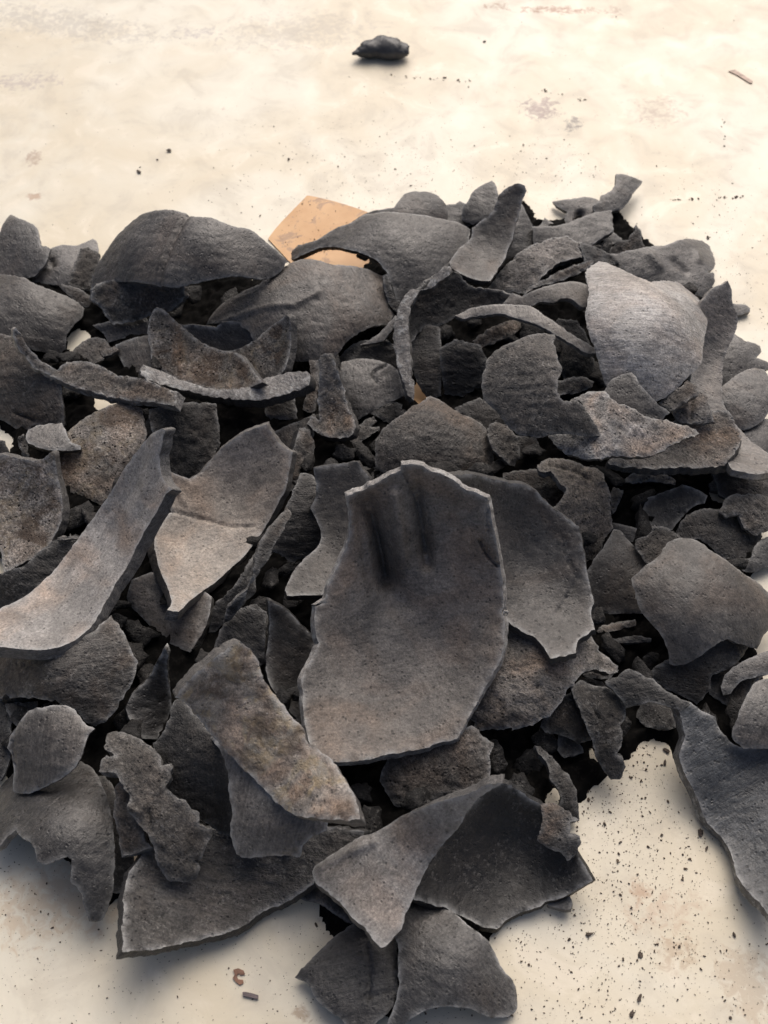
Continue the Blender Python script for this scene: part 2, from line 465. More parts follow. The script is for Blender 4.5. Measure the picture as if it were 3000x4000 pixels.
SHARDS = [
 ('n66','small dark triangle peeking out under the dark cupped shell','o',[772,1371,62],[0,-17,1000],[0.0,0.0,0],4,0.07,-0.1,0.0,0,[-53,-15,39,38,50,-9,43,-41,-2,-37],[]),
 ('n65','narrow dark strip under the left side of the pale triangular flap','d',[-244,1363,71],[0,-52,999],[0.0,4.48,0],4,0.05,0.1,2.4,0,[-156,16,-50,96,60,19,156,-73,96,-92,7,-33,-47,-4],[]),
 ('n27','black shard wedged behind the tongue of the greenish shard','d',[-1205,1651,153],[44,-35,998],[4.57,4.57,0],4,0.045,0,4.8,0,[-161,345,-86,283,28,75,95,-98,93,-154,70,-233,51,-253,4,-252,-15,-130],[]),
 ('n18','tiny pale fibrous sliver down in the dark gap at left','o',[-1737,3445,18],[0,-87,996],[0.0,0.0,0],1.5,0.4,0.3,0.92,0,[-13,-46,-22,36,16,42,30,-41],[]),
 ('n64a','frontmost dark shard pointing left with its lower edge out of frame','o',[-158,1034,123],[-87,-17,996],[4.74,5.69,80],4,0.06,-0.1,3.32,0,[-226,19,-168,80,-98,149,26,240,104,269,196,276,214,44,210,-42,187,-112,130,-159,97,-215,34,-231,-15,-159,-80,-113,-133,-70,-154,-27,-190,0],[[[[84,136],[98,42],[92,-78]],6,2],[[[73,-67],[137,-54],[207,-39]],4,1.5]]),
 ('n79a','tiny dark spike poking up at the rear rim','o',[1091,5825,47],[0,-174,985],[0.0,0.0,0],3,0.07,0,5.72,0,[-83,-11,-39,15,-3,74,24,47,83,-11,-3,-64],[]),
 ('n8','small dusty fragment on the board in the gap left of centre','c',[-1802,4657,61],[0,-87,996],[6.25,6.25,0],3,0.1,0.1,1.83,0,[-126,-77,-100,32,-32,93,22,119,79,107,124,38,97,-44,64,-98],[]),
 ('n26','large dark greenish shard at the lower left with a downward-pointing tongue','o',[-1438,1558,298],[-45,-70,997],[3.92,3.92,20],4,0.065,-0.15,4.23,0,[-393,181,-400,348,-326,405,-167,445,-30,439,72,385,120,328,195,208,234,100,260,-39,261,-194,243,-248,230,-289,193,-310,165,-307,148,-254,134,-197,96,-164,100,-76,81,-65,31,-84,-8,-97,-50,-86,-68,-31,-127,9,-192,68,-228,45,-260,8,-325,-9],[]),
 ('n56','black knobbly chunk left of the smooth blue-grey shard','c',[1317,2239,85],[0,-174,985],[3.29,3.29,0],7,0.045,0,0.35,0,[-96,0,-62,59,-31,74,55,56,104,42,94,-59,39,-71,-18,-61,-65,-42],[]),
 ('n58','small grey stub resting on the board below the fibrous tongue','c',[886,2085,95],[0,-174,985],[2.16,3.23,0],6,0.06,0.1,2.75,0,[-52,69,5,47,62,-2,66,-31,13,-49,-31,-64,-65,-19],[]),
 ('n7','dark grey plate below the crumbly fragment under the ridged dome','o',[-1617,4835,66],[0,-423,906],[8.45,8.45,0],3.5,0.06,-0.1,5.15,0,[-198,38,-61,64,139,85,186,-27,68,-42,-92,-83,-123,-27],[]),
 ('n33','broad dark crescent shard at the bottom with its corner on the board','d',[-622,1419,69],[0,-17,1000],[-5.33,-5.33,10],5,0.08,-0.1,1.27,1,[-435,-319,-451,-251,-471,-130,-476,-34,-476,12,-453,63,-410,145,-328,221,-134,256,46,243,244,230,370,223,535,174,482,95,353,64,326,28,313,-3,225,-51,144,-83,65,-120,29,-151,-97,-208,-248,-255,-330,-289],[]),
 ('n75','low grey bit between the round hump and the ear-shaped shard','o',[533,5913,69],[0,-259,966],[6.14,6.14,0],4,0.065,0,3.67,0,[-167,-43,-127,90,-106,103,-49,96,-17,119,13,97,86,81,170,41,114,-60,-12,-102],[]),
 ('n79b','left-pointing leaf-shaped shard with a dark pit at the rear right','o',[1343,5919,79],[-77,-122,990],[6.14,6.91,0],3.5,0.09,0.1,6.07,0,[-192,152,-47,144,81,157,121,134,171,105,209,20,183,-82,35,-123,-136,-82,-115,4,-97,33,-136,67,-174,111],[[[[-17,5],[-36,-50]],23,5]]),
 ('n10','triangular grey shard behind the boat-shaped shell with a pale cut edge','o',[-1501,4584,94],[-163,-255,953],[8.24,8.24,0],3.5,0.085,0.3,2.19,2,[-148,98,-12,131,95,157,132,-41,78,-117,23,-140,-38,-118,-104,-3],[]),
 ('n64b','dark blue-grey leaf-shaped shard at the bottom with a glinting right edge','o',[279,1082,195],[118,-52,992],[4.24,5.18,80],4,0.08,-0.25,4.58,1,[-226,131,-195,237,-149,311,-84,289,23,221,82,162,165,101,197,48,238,-15,274,-41,288,-58,301,-92,292,-157,270,-182,227,-196,158,-194,89,-175,22,-164,-73,-173,-134,-194,-223,-258,-266,-246,-244,-192,-218,-108,-218,42],[]),
 ('n74','small round hump behind the arched fan-shaped shell','o',[108,5832,180],[0,-259,966],[4.52,4.52,0],4,0.075,0,0.7,0,[-326,-19,-242,8,-46,9,-5,78,38,155,122,195,195,196,268,159,309,104,329,5,254,-86,-36,-127],[]),
 ('n81','dark wedge right of the flat grey rear plate','o',[1470,5625,66],[0,-259,966],[6.01,6.01,0],3.5,0.055,0,3.1,0,[-112,-5,-46,55,58,107,112,63,117,-4,48,-84,-55,-66],[]),
 ('n101','small blunt spike jutting right from behind the long twisting shard','o',[2235,5026,49],[0,-174,985],[0.0,4.3,0],4,0.11,0.05,5.5,0,[-69,63,-12,56,53,46,83,15,75,-7,4,-35,-77,-54],[]),
 ('n112','small tan fragment glimpsed in the gap at right','c',[1871,3641,60],[0,-174,985],[2.54,2.54,0],4,0.13,0.4,1.62,0,[-48,17,-19,45,43,49,58,10,3,-36,-48,-20],[]),
 ('n9','thin curled flake above the gap at left','c',[-1673,4621,100],[0,-259,966],[0.0,6.2,20],3,0.1,0.2,4.02,0,[-58,-5,35,32,61,10,20,-24,-26,-41],[]),
 ('n49b','dark stick lying below the thin pale stick','d',[1249,2666,71],[0,-259,966],[0.0,1.73,10],5,0.07,0.2,0.14,0,[-106,-13,-97,5,18,17,104,0,99,-16,7,-19],[]),
 ('n28','fibrous woody stick beside the crumbly sea-horse-shaped piece','c',[-1095,1649,305],[-163,-255,953],[2.48,0.0,10],6,0.08,0.35,2.54,0,[-90,141,-72,157,-16,126,-12,48,38,-17,59,-95,95,-117,6,-142,-53,-152,-76,-60,-97,-2,-98,69],[]),
 ('n49','thin pale stick in the dark hollow on the right','d',[1190,2749,55],[0,-259,966],[0.0,1.74,15],5,0.12,0.3,4.94,0,[-107,-30,-94,-14,19,25,100,34,103,1,16,-17,-65,-38],[]),
 ('n76','ear-shaped shard standing at the rear rim','o',[643,5931,154],[-165,-288,943],[6.09,6.09,60],4,0.07,0,1.06,0,[-129,-109,-115,-15,-83,16,-50,91,2,142,86,188,106,153,120,83,122,-22,109,-102,-57,-155],[]),
 ('n79c','flag-shaped shard jutting out highest at the rear right','o',[1581,6016,146],[196,-254,947],[6.91,6.91,60],3.5,0.08,0,3.45,0,[14,202,115,203,233,199,141,69,61,-59,12,-110,-45,-129,-99,-175,-160,-164,-179,-97,-128,-51,-119,-12,-44,34,-12,79,3,108],[]),
 ('n82','spiky dark crumb-edged fragment at the rear right rim','c',[1595,5563,130],[-168,-337,926],[5.19,5.19,0],4,0.07,0,5.85,0,[-112,-49,-68,30,1,27,28,63,59,95,49,115,62,133,86,94,94,11,107,-52,4,-107,-105,-104],[]),
 ('n102','jagged two-pronged shard at the right rim','o',[2172,4509,111],[96,-190,977],[5.45,5.45,0],4,0.095,0,1.97,0,[-64,237,-22,236,36,179,136,171,130,111,74,56,156,40,184,12,102,-38,76,-126,-68,-186,-168,-132,-151,4,-110,112],[]),
 ('n6','dark sliver between the smooth left shell and the crumbly fragment','d',[-1945,5116,86],[251,-331,910],[7.19,7.19,0],3,0.05,-0.1,4.37,0,[-138,81,-23,57,114,-8,137,-64,44,-82,-26,-31],[]),
 ('n3','pale grey knobbly fragment with a small dent behind the left shell','o',[-2070,5407,100],[79,-173,982],[4.41,5.88,0],4,0.12,-0.1,0.49,0,[-204,186,-107,128,-43,162,43,174,90,217,133,281,166,269,192,132,171,35,96,-168,-50,-166,-212,-117,-198,-17],[[[[-91,21],[-76,-19]],22,3]]),
 ('n78','dark shard behind the right side of the tall blade-shaped one','o',[879,5650,127],[251,-331,910],[5.98,5.98,70],4,0.07,0,2.89,0,[-114,-154,-59,13,23,178,58,270,83,204,112,137,131,71,137,-11,50,-121,-69,-210],[]),
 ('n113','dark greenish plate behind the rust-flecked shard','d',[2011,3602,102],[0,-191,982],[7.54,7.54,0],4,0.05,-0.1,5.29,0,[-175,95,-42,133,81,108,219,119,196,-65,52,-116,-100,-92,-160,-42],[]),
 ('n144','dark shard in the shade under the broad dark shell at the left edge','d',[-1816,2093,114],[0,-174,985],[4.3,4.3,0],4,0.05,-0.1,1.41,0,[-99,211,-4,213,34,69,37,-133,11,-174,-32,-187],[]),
 ('n3b','brown strip squeezed between the pale knobbly fragment and the ridged dome','c',[-1924,5327,112],[411,-312,857],[5.84,5.84,0],3.5,0.07,0.5,3.81,0,[-35,166,13,181,101,134,85,51,53,-42,49,-142,-95,-119,-67,22],[]),
 ('n1','grey shard with a flag-like peak at the left rear corner of the heap','o',[-2347,5457,158],[-161,-222,962],[10.27,6.6,0],3.5,0.075,0,6.21,0,[-246,132,-189,197,-215,432,-85,305,56,207,127,32,197,6,179,-98,100,-196,-210,-213],[]),
 ('n14b','dark sliver at the left edge beside the short upright stick','d',[-2170,3884,90],[342,-539,770],[3.87,3.87,0],4,0.06,0,2.33,0,[-48,52,10,35,48,-51,2,-52,-48,-18],[]),
 ('n24','dark flake in the hollow above the rounded leaf-shaped shard','d',[-1736,2219,146],[0,-174,985],[5.42,5.42,0],3,0.04,0,4.72,0,[-85,51,69,65,78,8,2,-68,-38,-39],[]),
 ('n59','dark mass of char behind the fibrous tongue','c',[857,2186,196],[0,-391,921],[4.29,4.29,0],5,0.04,0.1,0.84,0,[-66,61,73,135,129,-53,128,-118,67,-132,15,-104,-71,-82,-127,-53],[]),
 ('n80','flat grey plate below the leaf-shaped shard with the pit','o',[1236,5638,173],[-64,-190,980],[7.43,6.68,0],4,0.085,0,3.24,0,[-258,80,-101,46,77,121,231,202,284,235,276,96,269,6,163,-73,78,-136,-102,-141,-256,-79],[]),
 ('n122','dark hollow shell behind the boat-shaped shell','o',[-1004,4714,101],[0,-643,766],[-4.86,-4.86,0],4,0.05,0.1,5.64,1,[-234,95,-96,84,-22,78,8,106,76,111,173,90,229,64,258,50,227,-41,71,-114,-23,-104,-160,-21],[]),
 ('n14','short upright stick under the D-shaped ledge','c',[-2053,3886,104],[342,-539,770],[2.58,0.0,0],5,0.09,0.2,1.76,0,[-31,41,10,68,27,8,32,-62,3,-67,-14,-11],[]),
 ('n5','crumbly jagged fragment with pale broken rim tucked under the ridged dome','c',[-1514,4919,215],[0,-707,707],[-8.36,8.36,0],5,0.07,-0.1,4.16,2,[-273,88,-176,136,-25,136,110,117,295,97,288,23,252,-18,163,-60,45,-88,-43,-120,-145,-136,-188,-88,-215,-32,-275,14],[]),
 ('n38','long dark splinter running down beside the orange-tinted shard','d',[-719,2945,196],[341,-470,814],[5.23,0.0,60],4,0.05,0.1,0.28,0,[198,290,202,189,61,-1,61,-66,-126,-275,-163,-275,-156,-168,-61,-51,70,144],[]),
 ('n83','lumpy knuckle-shaped shell piece at the rear right corner','o',[1739,5205,239],[66,-258,964],[6.4,4.98,-5],4,0.1,-0.05,2.68,0,[-307,147,-237,139,-86,162,64,201,164,267,269,341,407,425,468,411,449,296,389,87,319,27,377,40,374,-28,279,-156,177,-151,28,-112,-134,-89,-233,-47,-317,39],[[[[-59,87],[-16,10]],29,-2],[[[107,68],[163,6]],29,2],[[[286,196],[279,119]],24,-2]]),
 ('n104','dark cropped shard at the right edge under the rounded grey shell','o',[2162,3920,110],[129,-223,966],[5.17,5.17,0],4,0.08,-0.05,5.08,0,[-110,48,2,142,62,162,145,100,122,-118,13,-120,-74,-53],[]),
 ('n128','dark broken bits under the cracked rounded shell','c',[5,4152,83],[0,-423,906],[3.31,3.31,0],6,0.05,0,1.19,0,[-104,2,23,69,104,62,95,-23,23,-63,-41,-27],[]),
 ('n134','black shard below the slanting pale bar','d',[-93,4562,112],[0,-500,866],[6.16,6.16,0],4,0.04,0.1,3.59,0,[-216,-29,-85,91,112,118,215,26,215,-105,112,-72,-28,-28],[]),
 ('n2','broad smooth shell at the left edge below the flag-like shard','o',[-2160,4824,206],[132,-290,948],[4.84,4.15,0],3.5,0.07,0.25,5.99,0,[-489,543,-87,312,-21,265,95,221,226,180,298,132,296,70,248,-28,222,-96,221,-177,178,-219,18,-206,-73,-206,-332,-197],[]),
 ('n17','square black rough block behind the two smooth strips','c',[-1121,3847,192],[87,-498,863],[7.62,7.62,0],8,0.04,-0.05,2.11,0,[-206,190,71,234,173,233,195,-11,154,-100,86,-187,8,-221,-112,-153,-103,-17,-177,53],[]),
 ('n39','small fibrous brown fragment behind the top of the large central shard','c',[-34,3735,42],[0,-259,966],[0.0,5.13,0],4,0.09,0.3,4.51,0,[-96,44,9,43,78,25,96,-35,-43,-54],[]),
 ('n60','hook-shaped dark piece curving down to the board edge','c',[797,1870,142],[0,-292,956],[2.61,4.7,60],5,0.055,0.2,0.63,0,[-90,183,-61,181,-12,135,33,77,76,6,94,-63,102,-164,59,-172,29,-144,-6,-124,4,-90,15,-70,2,-29,-27,12,-35,83,-63,134],[]),
 ('n72','broad smooth dome between the ridged dome and the arched fan shell','o',[-500,4737,334],[-34,-358,933],[5.65,5.65,-30],4,0.095,0.2,3.03,0,[-629,46,-576,112,-502,162,-383,184,-283,212,-227,251,-137,326,-64,378,21,399,183,365,367,388,500,355,531,115,559,83,531,-2,448,-39,367,-95,285,-163,230,-240,185,-289,-36,-295,-273,-170,-334,-72,-438,-8],[[[[-492,16],[-275,40],[-34,34],[101,126]],20,-1.5]]),
 ('n85','small bluish fragment beside the white-patched shard','c',[1354,5297,275],[0,-191,982],[5.0,5.0,0],3.5,0.08,-0.6,5.43,0,[-119,111,-36,74,74,-1,132,-45,29,-81,-95,-59],[]),
 ('n132','dark nub beneath the notched dome','c',[821,3874,84],[0,-423,906],[3.87,3.87,0],4,0.045,0.1,1.55,0,[-71,87,52,77,77,-3,23,-44,-39,-79],[]),
 ('n4','large domed half shell with a raised seam,rear left of the heap','o',[-1150,5011,559],[-51,-390,919],[5.88,5.88,0],3.5,0.085,0.05,3.95,0,[-708,-79,-711,-27,-658,92,-565,184,-452,291,-381,337,-289,336,-179,314,-76,282,-5,247,108,231,228,187,333,179,368,160,441,104,558,18,485,-87,401,-134,292,-144,151,-169,15,-202,-95,-225,-221,-194,-378,-133,-542,-91,-642,-79],[[[[-34,251],[-103,75],[-161,-94],[-191,-217]],13,2],[[[-75,267],[-145,83],[-201,-96]],9,-1]]),
 ('n35',"dark rough lump behind the yellow-stained shard's top corner",'d',[-703,2638,130],[0,-500,866],[5.69,5.69,0],4,0.045,0.15,0.06,0,[-151,-109,-144,-9,-81,69,-20,154,55,170,136,100,146,-100,61,-170,-15,-61],[]),
 ('n57','dark fibrous tongue hanging off the heap towards the board,split lengthwise','c',[994,2087,261],[-168,-337,926],[3.67,6.3,60],7,0.05,0.15,2.46,0,[-120,201,-75,238,-19,214,52,199,120,141,137,119,122,61,98,25,109,-32,77,-108,101,-122,105,-184,86,-225,44,-224,18,-190,-15,-141,-33,-65,-57,11,-82,96,-107,163],[[[[-51,139],[-19,88],[8,53]],4,3]]),
 ('n91','dark upright oval shard behind the ribbon-like edge','d',[232,4462,169],[-87,-498,863],[6.06,6.06,80],4,0.05,0.1,4.86,0,[-116,210,-14,242,98,237,112,-39,105,-190,41,-217,-39,-113,-76,55],[]),
 ('n103','rounded grey shell at the right rim beside the long twisting shard','o',[2081,4145,209],[81,-224,971],[5.21,5.21,0],4,0.1,-0.02,0.98,0,[-140,76,5,199,106,251,178,252,180,88,124,-81,60,-145,4,-178,-48,-190,-130,-90],[]),
 ('n110','little knob at the right end of the crumbly hooked shard','c',[1278,3519,86],[0,-423,906],[3.12,3.12,0],5,0.08,0.15,3.38,0,[-35,36,-6,81,44,59,27,-7,-18,-76],[]),
 ('n16','speckled tan-grey shard behind the long curved strip','s',[-1577,3779,166],[-132,-290,948],[6.96,7.6,0],4,0.15,0.35,5.78,0,[-249,166,-210,201,-57,292,39,342,180,314,224,178,235,89,192,-19,176,-63,92,-158,58,-208,2,-287,-120,-226,-235,-176,-274,-44,-271,46],[]),
 ('n12','large rough brown-black shell face at the left edge under the upturned shard','d',[-2098,4261,224],[-206,-444,872],[6.57,7.88,80],4,0.075,0.35,1.9,0,[-439,387,-104,299,-7,202,106,85,234,1,242,-178,240,-253,100,-244,57,-243,31,-268,-29,-274,-99,-234,-159,-204,-317,-172],[[[[-62,-167],[60,-217]],8,3]]),
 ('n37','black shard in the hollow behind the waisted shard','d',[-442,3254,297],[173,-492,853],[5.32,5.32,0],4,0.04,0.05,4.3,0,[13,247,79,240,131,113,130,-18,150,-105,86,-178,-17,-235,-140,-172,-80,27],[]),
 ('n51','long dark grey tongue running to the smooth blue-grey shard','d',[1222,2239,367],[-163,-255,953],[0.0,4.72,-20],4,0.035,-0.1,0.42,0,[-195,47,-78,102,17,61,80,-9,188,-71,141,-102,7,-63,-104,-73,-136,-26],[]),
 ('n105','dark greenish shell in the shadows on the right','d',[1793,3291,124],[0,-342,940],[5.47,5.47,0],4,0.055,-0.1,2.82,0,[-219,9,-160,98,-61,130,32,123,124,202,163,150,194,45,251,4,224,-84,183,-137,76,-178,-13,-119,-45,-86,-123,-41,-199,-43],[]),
 ('n13','small D-shaped ledge fragment at left with a smooth pale face','o',[-1854,3874,205],[0,-87,996],[0.0,5.72,0],4,0.12,0,5.21,1,[-152,1,-143,45,-104,83,32,101,71,26,105,-37,157,-53,160,-73,93,-86,-23,-88,-85,-72,-132,-49],[]),
 ('n25','dark cupped crescent with a pale curled rim in the left hollow','o',[-1136,2321,161],[259,-554,791],[-2.74,3.83,60],4,0.03,0.2,1.33,2,[69,227,84,199,85,120,109,-24,110,-94,72,-170,41,-215,-48,-202,-83,-124,-108,-60,-89,-19,-45,29,-2,73,26,127],[]),
 ('n43','black crumbly fragment inside the bend of the brown hooked shard','c',[860,3571,104],[0,-342,940],[6.26,6.26,0],4,0.045,0.15,3.73,0,[-195,123,-60,135,23,125,143,91,208,-12,144,-118,14,-122,-86,-36,-200,9],[]),
 ('n55','large smooth blue-grey shard lying on the board at right,with a thick pale left edge','o',[1596,1728,96],[-91,-87,992],[-11.39,-5.3,60],7,0.08,-1.2,6.13,2,[-215,472,-148,500,-120,479,-35,443,-24,397,8,358,35,332,84,314,261,320,109,-533,65,-462,38,-398,6,-348,-33,-262,-38,-161,-64,-82,-123,-6,-156,92,-208,200,-224,260,-190,354,-200,420],[]),
 ('n92','streaky splinter in the dark cavity under the arched rib','c',[702,4769,98],[0,-423,906],[6.28,0.0,25],5,0.1,0.05,2.25,0,[-160,-39,-66,23,30,73,89,99,139,101,168,73,136,32,57,-18,-9,-47,-112,-84],[]),
 ('n94','rough black chunk filling the gap behind the notched dome','c',[1129,4568,159],[0,-423,906],[6.12,6.12,0],5,0.045,0.05,4.65,0,[-131,126,-67,235,42,210,97,99,131,-16,141,-124,85,-198,-47,-184,-102,-19],[]),
 ('n126','reddish-black plate with a pale cracked edge below the boat keel','d',[-607,4202,77],[0,-500,866],[6.66,6.66,0],4,0.07,0.6,0.77,1,[-90,-74,-100,49,72,83,93,-16,99,-75,-34,-81],[]),
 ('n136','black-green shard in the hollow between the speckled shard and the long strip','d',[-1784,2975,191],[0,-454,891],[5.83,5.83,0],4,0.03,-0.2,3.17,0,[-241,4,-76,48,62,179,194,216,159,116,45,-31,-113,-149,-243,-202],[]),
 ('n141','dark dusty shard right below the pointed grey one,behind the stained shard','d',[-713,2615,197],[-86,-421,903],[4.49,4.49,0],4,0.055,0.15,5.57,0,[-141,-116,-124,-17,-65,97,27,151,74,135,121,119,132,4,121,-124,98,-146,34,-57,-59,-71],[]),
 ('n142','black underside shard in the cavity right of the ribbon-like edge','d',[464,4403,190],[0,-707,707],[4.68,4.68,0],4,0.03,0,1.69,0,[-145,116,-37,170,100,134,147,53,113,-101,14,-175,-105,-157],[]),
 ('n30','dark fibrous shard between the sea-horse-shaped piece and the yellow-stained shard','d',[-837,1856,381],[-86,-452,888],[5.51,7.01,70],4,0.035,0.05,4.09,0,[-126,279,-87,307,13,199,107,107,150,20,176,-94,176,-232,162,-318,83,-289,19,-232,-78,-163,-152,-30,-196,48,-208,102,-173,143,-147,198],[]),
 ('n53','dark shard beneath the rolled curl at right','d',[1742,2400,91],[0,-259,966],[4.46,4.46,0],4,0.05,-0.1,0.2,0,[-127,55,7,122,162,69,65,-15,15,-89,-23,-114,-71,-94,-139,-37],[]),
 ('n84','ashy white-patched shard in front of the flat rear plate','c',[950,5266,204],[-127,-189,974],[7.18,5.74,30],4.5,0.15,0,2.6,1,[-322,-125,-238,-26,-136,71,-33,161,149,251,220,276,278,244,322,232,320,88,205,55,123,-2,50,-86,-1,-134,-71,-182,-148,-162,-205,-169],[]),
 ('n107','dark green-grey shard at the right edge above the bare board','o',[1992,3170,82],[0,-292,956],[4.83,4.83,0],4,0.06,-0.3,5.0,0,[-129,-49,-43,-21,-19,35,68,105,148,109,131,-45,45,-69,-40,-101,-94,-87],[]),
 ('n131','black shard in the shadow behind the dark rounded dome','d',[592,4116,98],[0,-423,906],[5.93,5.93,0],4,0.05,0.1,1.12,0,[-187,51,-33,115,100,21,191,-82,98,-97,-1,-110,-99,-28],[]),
 ('n11','long upturned reddish shard with a bone-pale tip sweeping from the left edge','c',[-1673,4337,276],[0,-454,891],[-5.91,-4.77,0],6,0.1,0.35,3.52,2,[-422,166,-405,175,-385,149,-356,89,-306,29,-208,-29,-162,26,-16,23,115,-45,286,-94,407,-153,530,-216,514,-300,368,-253,190,-212,-1,-159,-132,-122,-238,-69,-344,-15,-407,84],[]),
 ('n50','black shard under the broken corner of the big faceted shell','d',[1535,2442,170],[0,-574,819],[4.98,4.98,0],4,0.045,-0.05,5.92,0,[-165,30,-42,62,74,137,178,170,280,105,248,63,148,1,70,-27,59,-105,3,-183,-37,-152,-163,-93,-236,-41],[]),
 ('n106','crumbly rust-flecked shard at the right edge','c',[1953,3352,187],[66,-258,964],[4.85,4.85,0],4,0.09,0.3,2.04,0,[-159,16,-119,94,-78,114,-2,121,132,128,191,33,100,-78,32,-108,-25,-76,-56,-3,-114,-11],[]),
 ('n111','small dark pointed plate above the dark brown lump-faced shard','o',[1303,3324,49],[-135,-339,931],[4.93,4.93,0],4,0.06,-0.1,4.44,0,[-67,68,-19,52,71,25,63,-18,40,-68,-24,-24],[]),
 ('n125',"dark brown plate behind the notched dished shard's top",'d',[-522,3979,90],[-135,-339,931],[5.86,5.86,0],4,0.065,0.3,0.56,0,[-151,10,49,102,117,143,141,39,84,-67,-2,-134,-92,-80],[]),
 ('n18b',"thin twig-like splinter beside the speckled shard's rim",'c',[-1639,3152,273],[0,-259,966],[0.0,0.0,0],2,0.09,0,2.95,0,[-54,-18,-50,-1,10,6,12,20,23,9,52,8,48,-4],[]),
 ('n45',"thin chip with a pale edge under the fanned brown shard's tip",'d',[1081,2486,52],[0,-423,906],[4.53,4.53,0],3,0.09,0,5.35,1,[-88,-12,-40,34,21,34,91,11,42,-33,-43,-27],[]),
 ('n73','arched fan-shaped shell over the orange card,striated on top','o',[-33,5230,307],[-101,-324,941],[5.72,5.72,-20],4,0.085,0.02,1.47,1,[-657,259,-585,286,-442,259,-296,323,-171,354,-111,390,-9,398,110,388,286,387,432,385,511,396,570,370,559,259,508,134,430,-10,363,-86,305,-156,247,-200,189,-233,141,-273,99,-259,78,-179,51,-112,-6,-30,-93,26,-193,76,-302,142,-414,179,-517,181,-613,184],[]),
 ('n100','long twisting light grey shard along the right side of the heap','o',[2035,4302,223],[65,-224,972],[-9.23,-10.55,75],4,0.13,0.05,3.87,0,[-216,387,-123,496,-30,549,-7,517,14,441,46,369,31,288,-20,184,-54,88,-75,-37,-97,-174,-90,-236,-27,-400,27,-509,83,-595,64,-694,-94,-741,-202,-722,-210,-562,-255,-383,-275,-170,-274,-60,-209,137],[]),
 ('n23','rounded leaf-shaped shard with frayed left rim,lower left of the heap','o',[-1488,1944,376],[-136,-387,912],[4.56,4.56,0],4,0.095,0.25,6.27,1,[-138,171,-122,176,-84,185,20,198,77,178,143,109,178,92,154,54,146,-13,116,-74,67,-117,-26,-162,-125,-197,-205,-192,-212,-171,-202,-96,-213,-28,-236,7,-227,55,-189,110],[[[[-201,68],[-210,0],[-193,-75]],5,1.5]]),
 ('n46','dark brown lump-faced shard left of the big faceted right shell','i',[1213,3005,171],[-83,-291,953],[5.87,5.28,0],4,0.06,0.3,2.39,0,[-3,246,29,241,71,176,101,143,178,78,136,-11,127,-142,156,-217,109,-213,-77,-209,-155,-195,-160,-116,-164,-6,-130,57,-70,138],[]),
 ('n54','grey rounded blade at the right edge below the rolled curl','o',[1733,2158,301],[-95,-173,980],[4.73,0.0,75],4,0.09,-0.1,4.79,0,[152,184,77,172,18,155,-31,97,-70,35,-107,-42,-126,-82,-121,-123,-82,-164,96,-169],[]),
 ('n90b','black inner wall of the ribbon-like shell under its overhang','d',[486,4865,217],[173,-633,754],[-4.16,-5.55,0],4,0.035,0,0.91,0,[-115,218,-64,216,50,134,157,114,309,72,326,44,144,14,-46,-53,-147,-103,-253,-108,-386,-247,-394,-63,-316,80],[]),
 ('n15','speckled ashy shard cropped by the left edge with a dark rim','s',[-1952,3398,144],[-52,-453,890],[-8.57,-7.35,0],6,0.17,0.25,3.31,1,[-199,282,-112,302,-63,297,21,279,108,273,173,311,190,309,194,239,206,158,224,75,229,-9,215,-84,188,-133,171,-175,112,-243,27,-288,-60,-330,-92,-215,-183,-224],[]),
 ('n36','waisted brown-grey shard directly left of the large central shard','i',[-282,3172,324],[-84,-341,936],[-5.84,-7.01,20],4.5,0.085,0.35,5.71,1,[-73,301,28,317,153,327,180,285,219,228,234,142,183,-11,120,-169,48,-296,-9,-356,-16,-364,-189,-371,-202,-341,-184,-272,-138,-177,-57,-98,-43,-47,-60,28,-99,106,-74,160,-68,235],[]),
 ('n77','tall blade-shaped shard leaning right of the fan-shaped shell','i',[662,5489,280],[-198,-287,937],[-6.52,8.7,70],4,0.09,0.3,1.82,1,[152,270,212,281,255,268,259,238,229,189,223,172,204,96,175,16,152,-67,132,-110,111,-178,63,-299,18,-409,-28,-413,-144,-351,-236,-250,-247,-211,-170,-90,-111,-31,-99,47,46,135,82,235,112,251],[]),
 ('n95','small pale wedge sticking out of the round notch','c',[1124,4340,99],[0,-292,956],[0.0,5.38,10],5,0.09,0.2,4.22,1,[-116,35,1,59,74,55,118,26,107,-9,14,-45,-113,-64],[]),
 ('n108','dark saddle-shaped shard with a rusty ashy crust on its tip','o',[1587,3471,88],[-137,-419,898],[-4.97,5.59,40],4,0.05,0.1,0.34,2,[7,108,49,127,126,90,176,54,164,13,106,-2,48,-50,-13,-130,-129,-117,-181,-26,-134,63],[]),
 ('n128b','forked splinter pointing right in the middle of the heap','c',[-109,4018,86],[0,-342,940],[0.0,3.27,40],5,0.09,0.15,2.74,0,[-84,-88,-77,-38,-7,57,51,95,70,65,34,27,81,28,84,5,29,-26,-50,-87],[]),
 ('n133','slanting pale bar between the broad smooth dome and the ribbon-like edge','o',[-30,4686,217],[-168,-337,926],[0.0,5.46,35],4,0.12,0.25,5.14,0,[-118,-93,-15,-36,98,88,121,52,26,-75,-52,-88],[]),
 ('n29','crumbly brown sea-horse-shaped piece with a forked top end','c',[-982,1679,397],[0,-292,956],[4.89,5.87,70],5,0.09,0.3,1.26,0,[-283,331,-241,348,-176,324,-117,295,-68,272,-10,215,5,174,48,184,52,147,32,74,74,41,121,21,149,-17,185,-30,189,-81,243,-105,221,-157,189,-220,161,-227,185,-258,169,-303,124,-315,60,-315,28,-283,4,-221,-9,-164,-50,-101,-85,-63,-131,-11,-125,40,-168,107,-203,139,-281,149,-284,201,-258,221,-204,216,-262,243,-278,280],[[[[-136,1],[-73,-31],[-11,27],[24,86]],8,-2],[[[-5,40],[-35,-12],[-17,-101]],8,2.5]]),
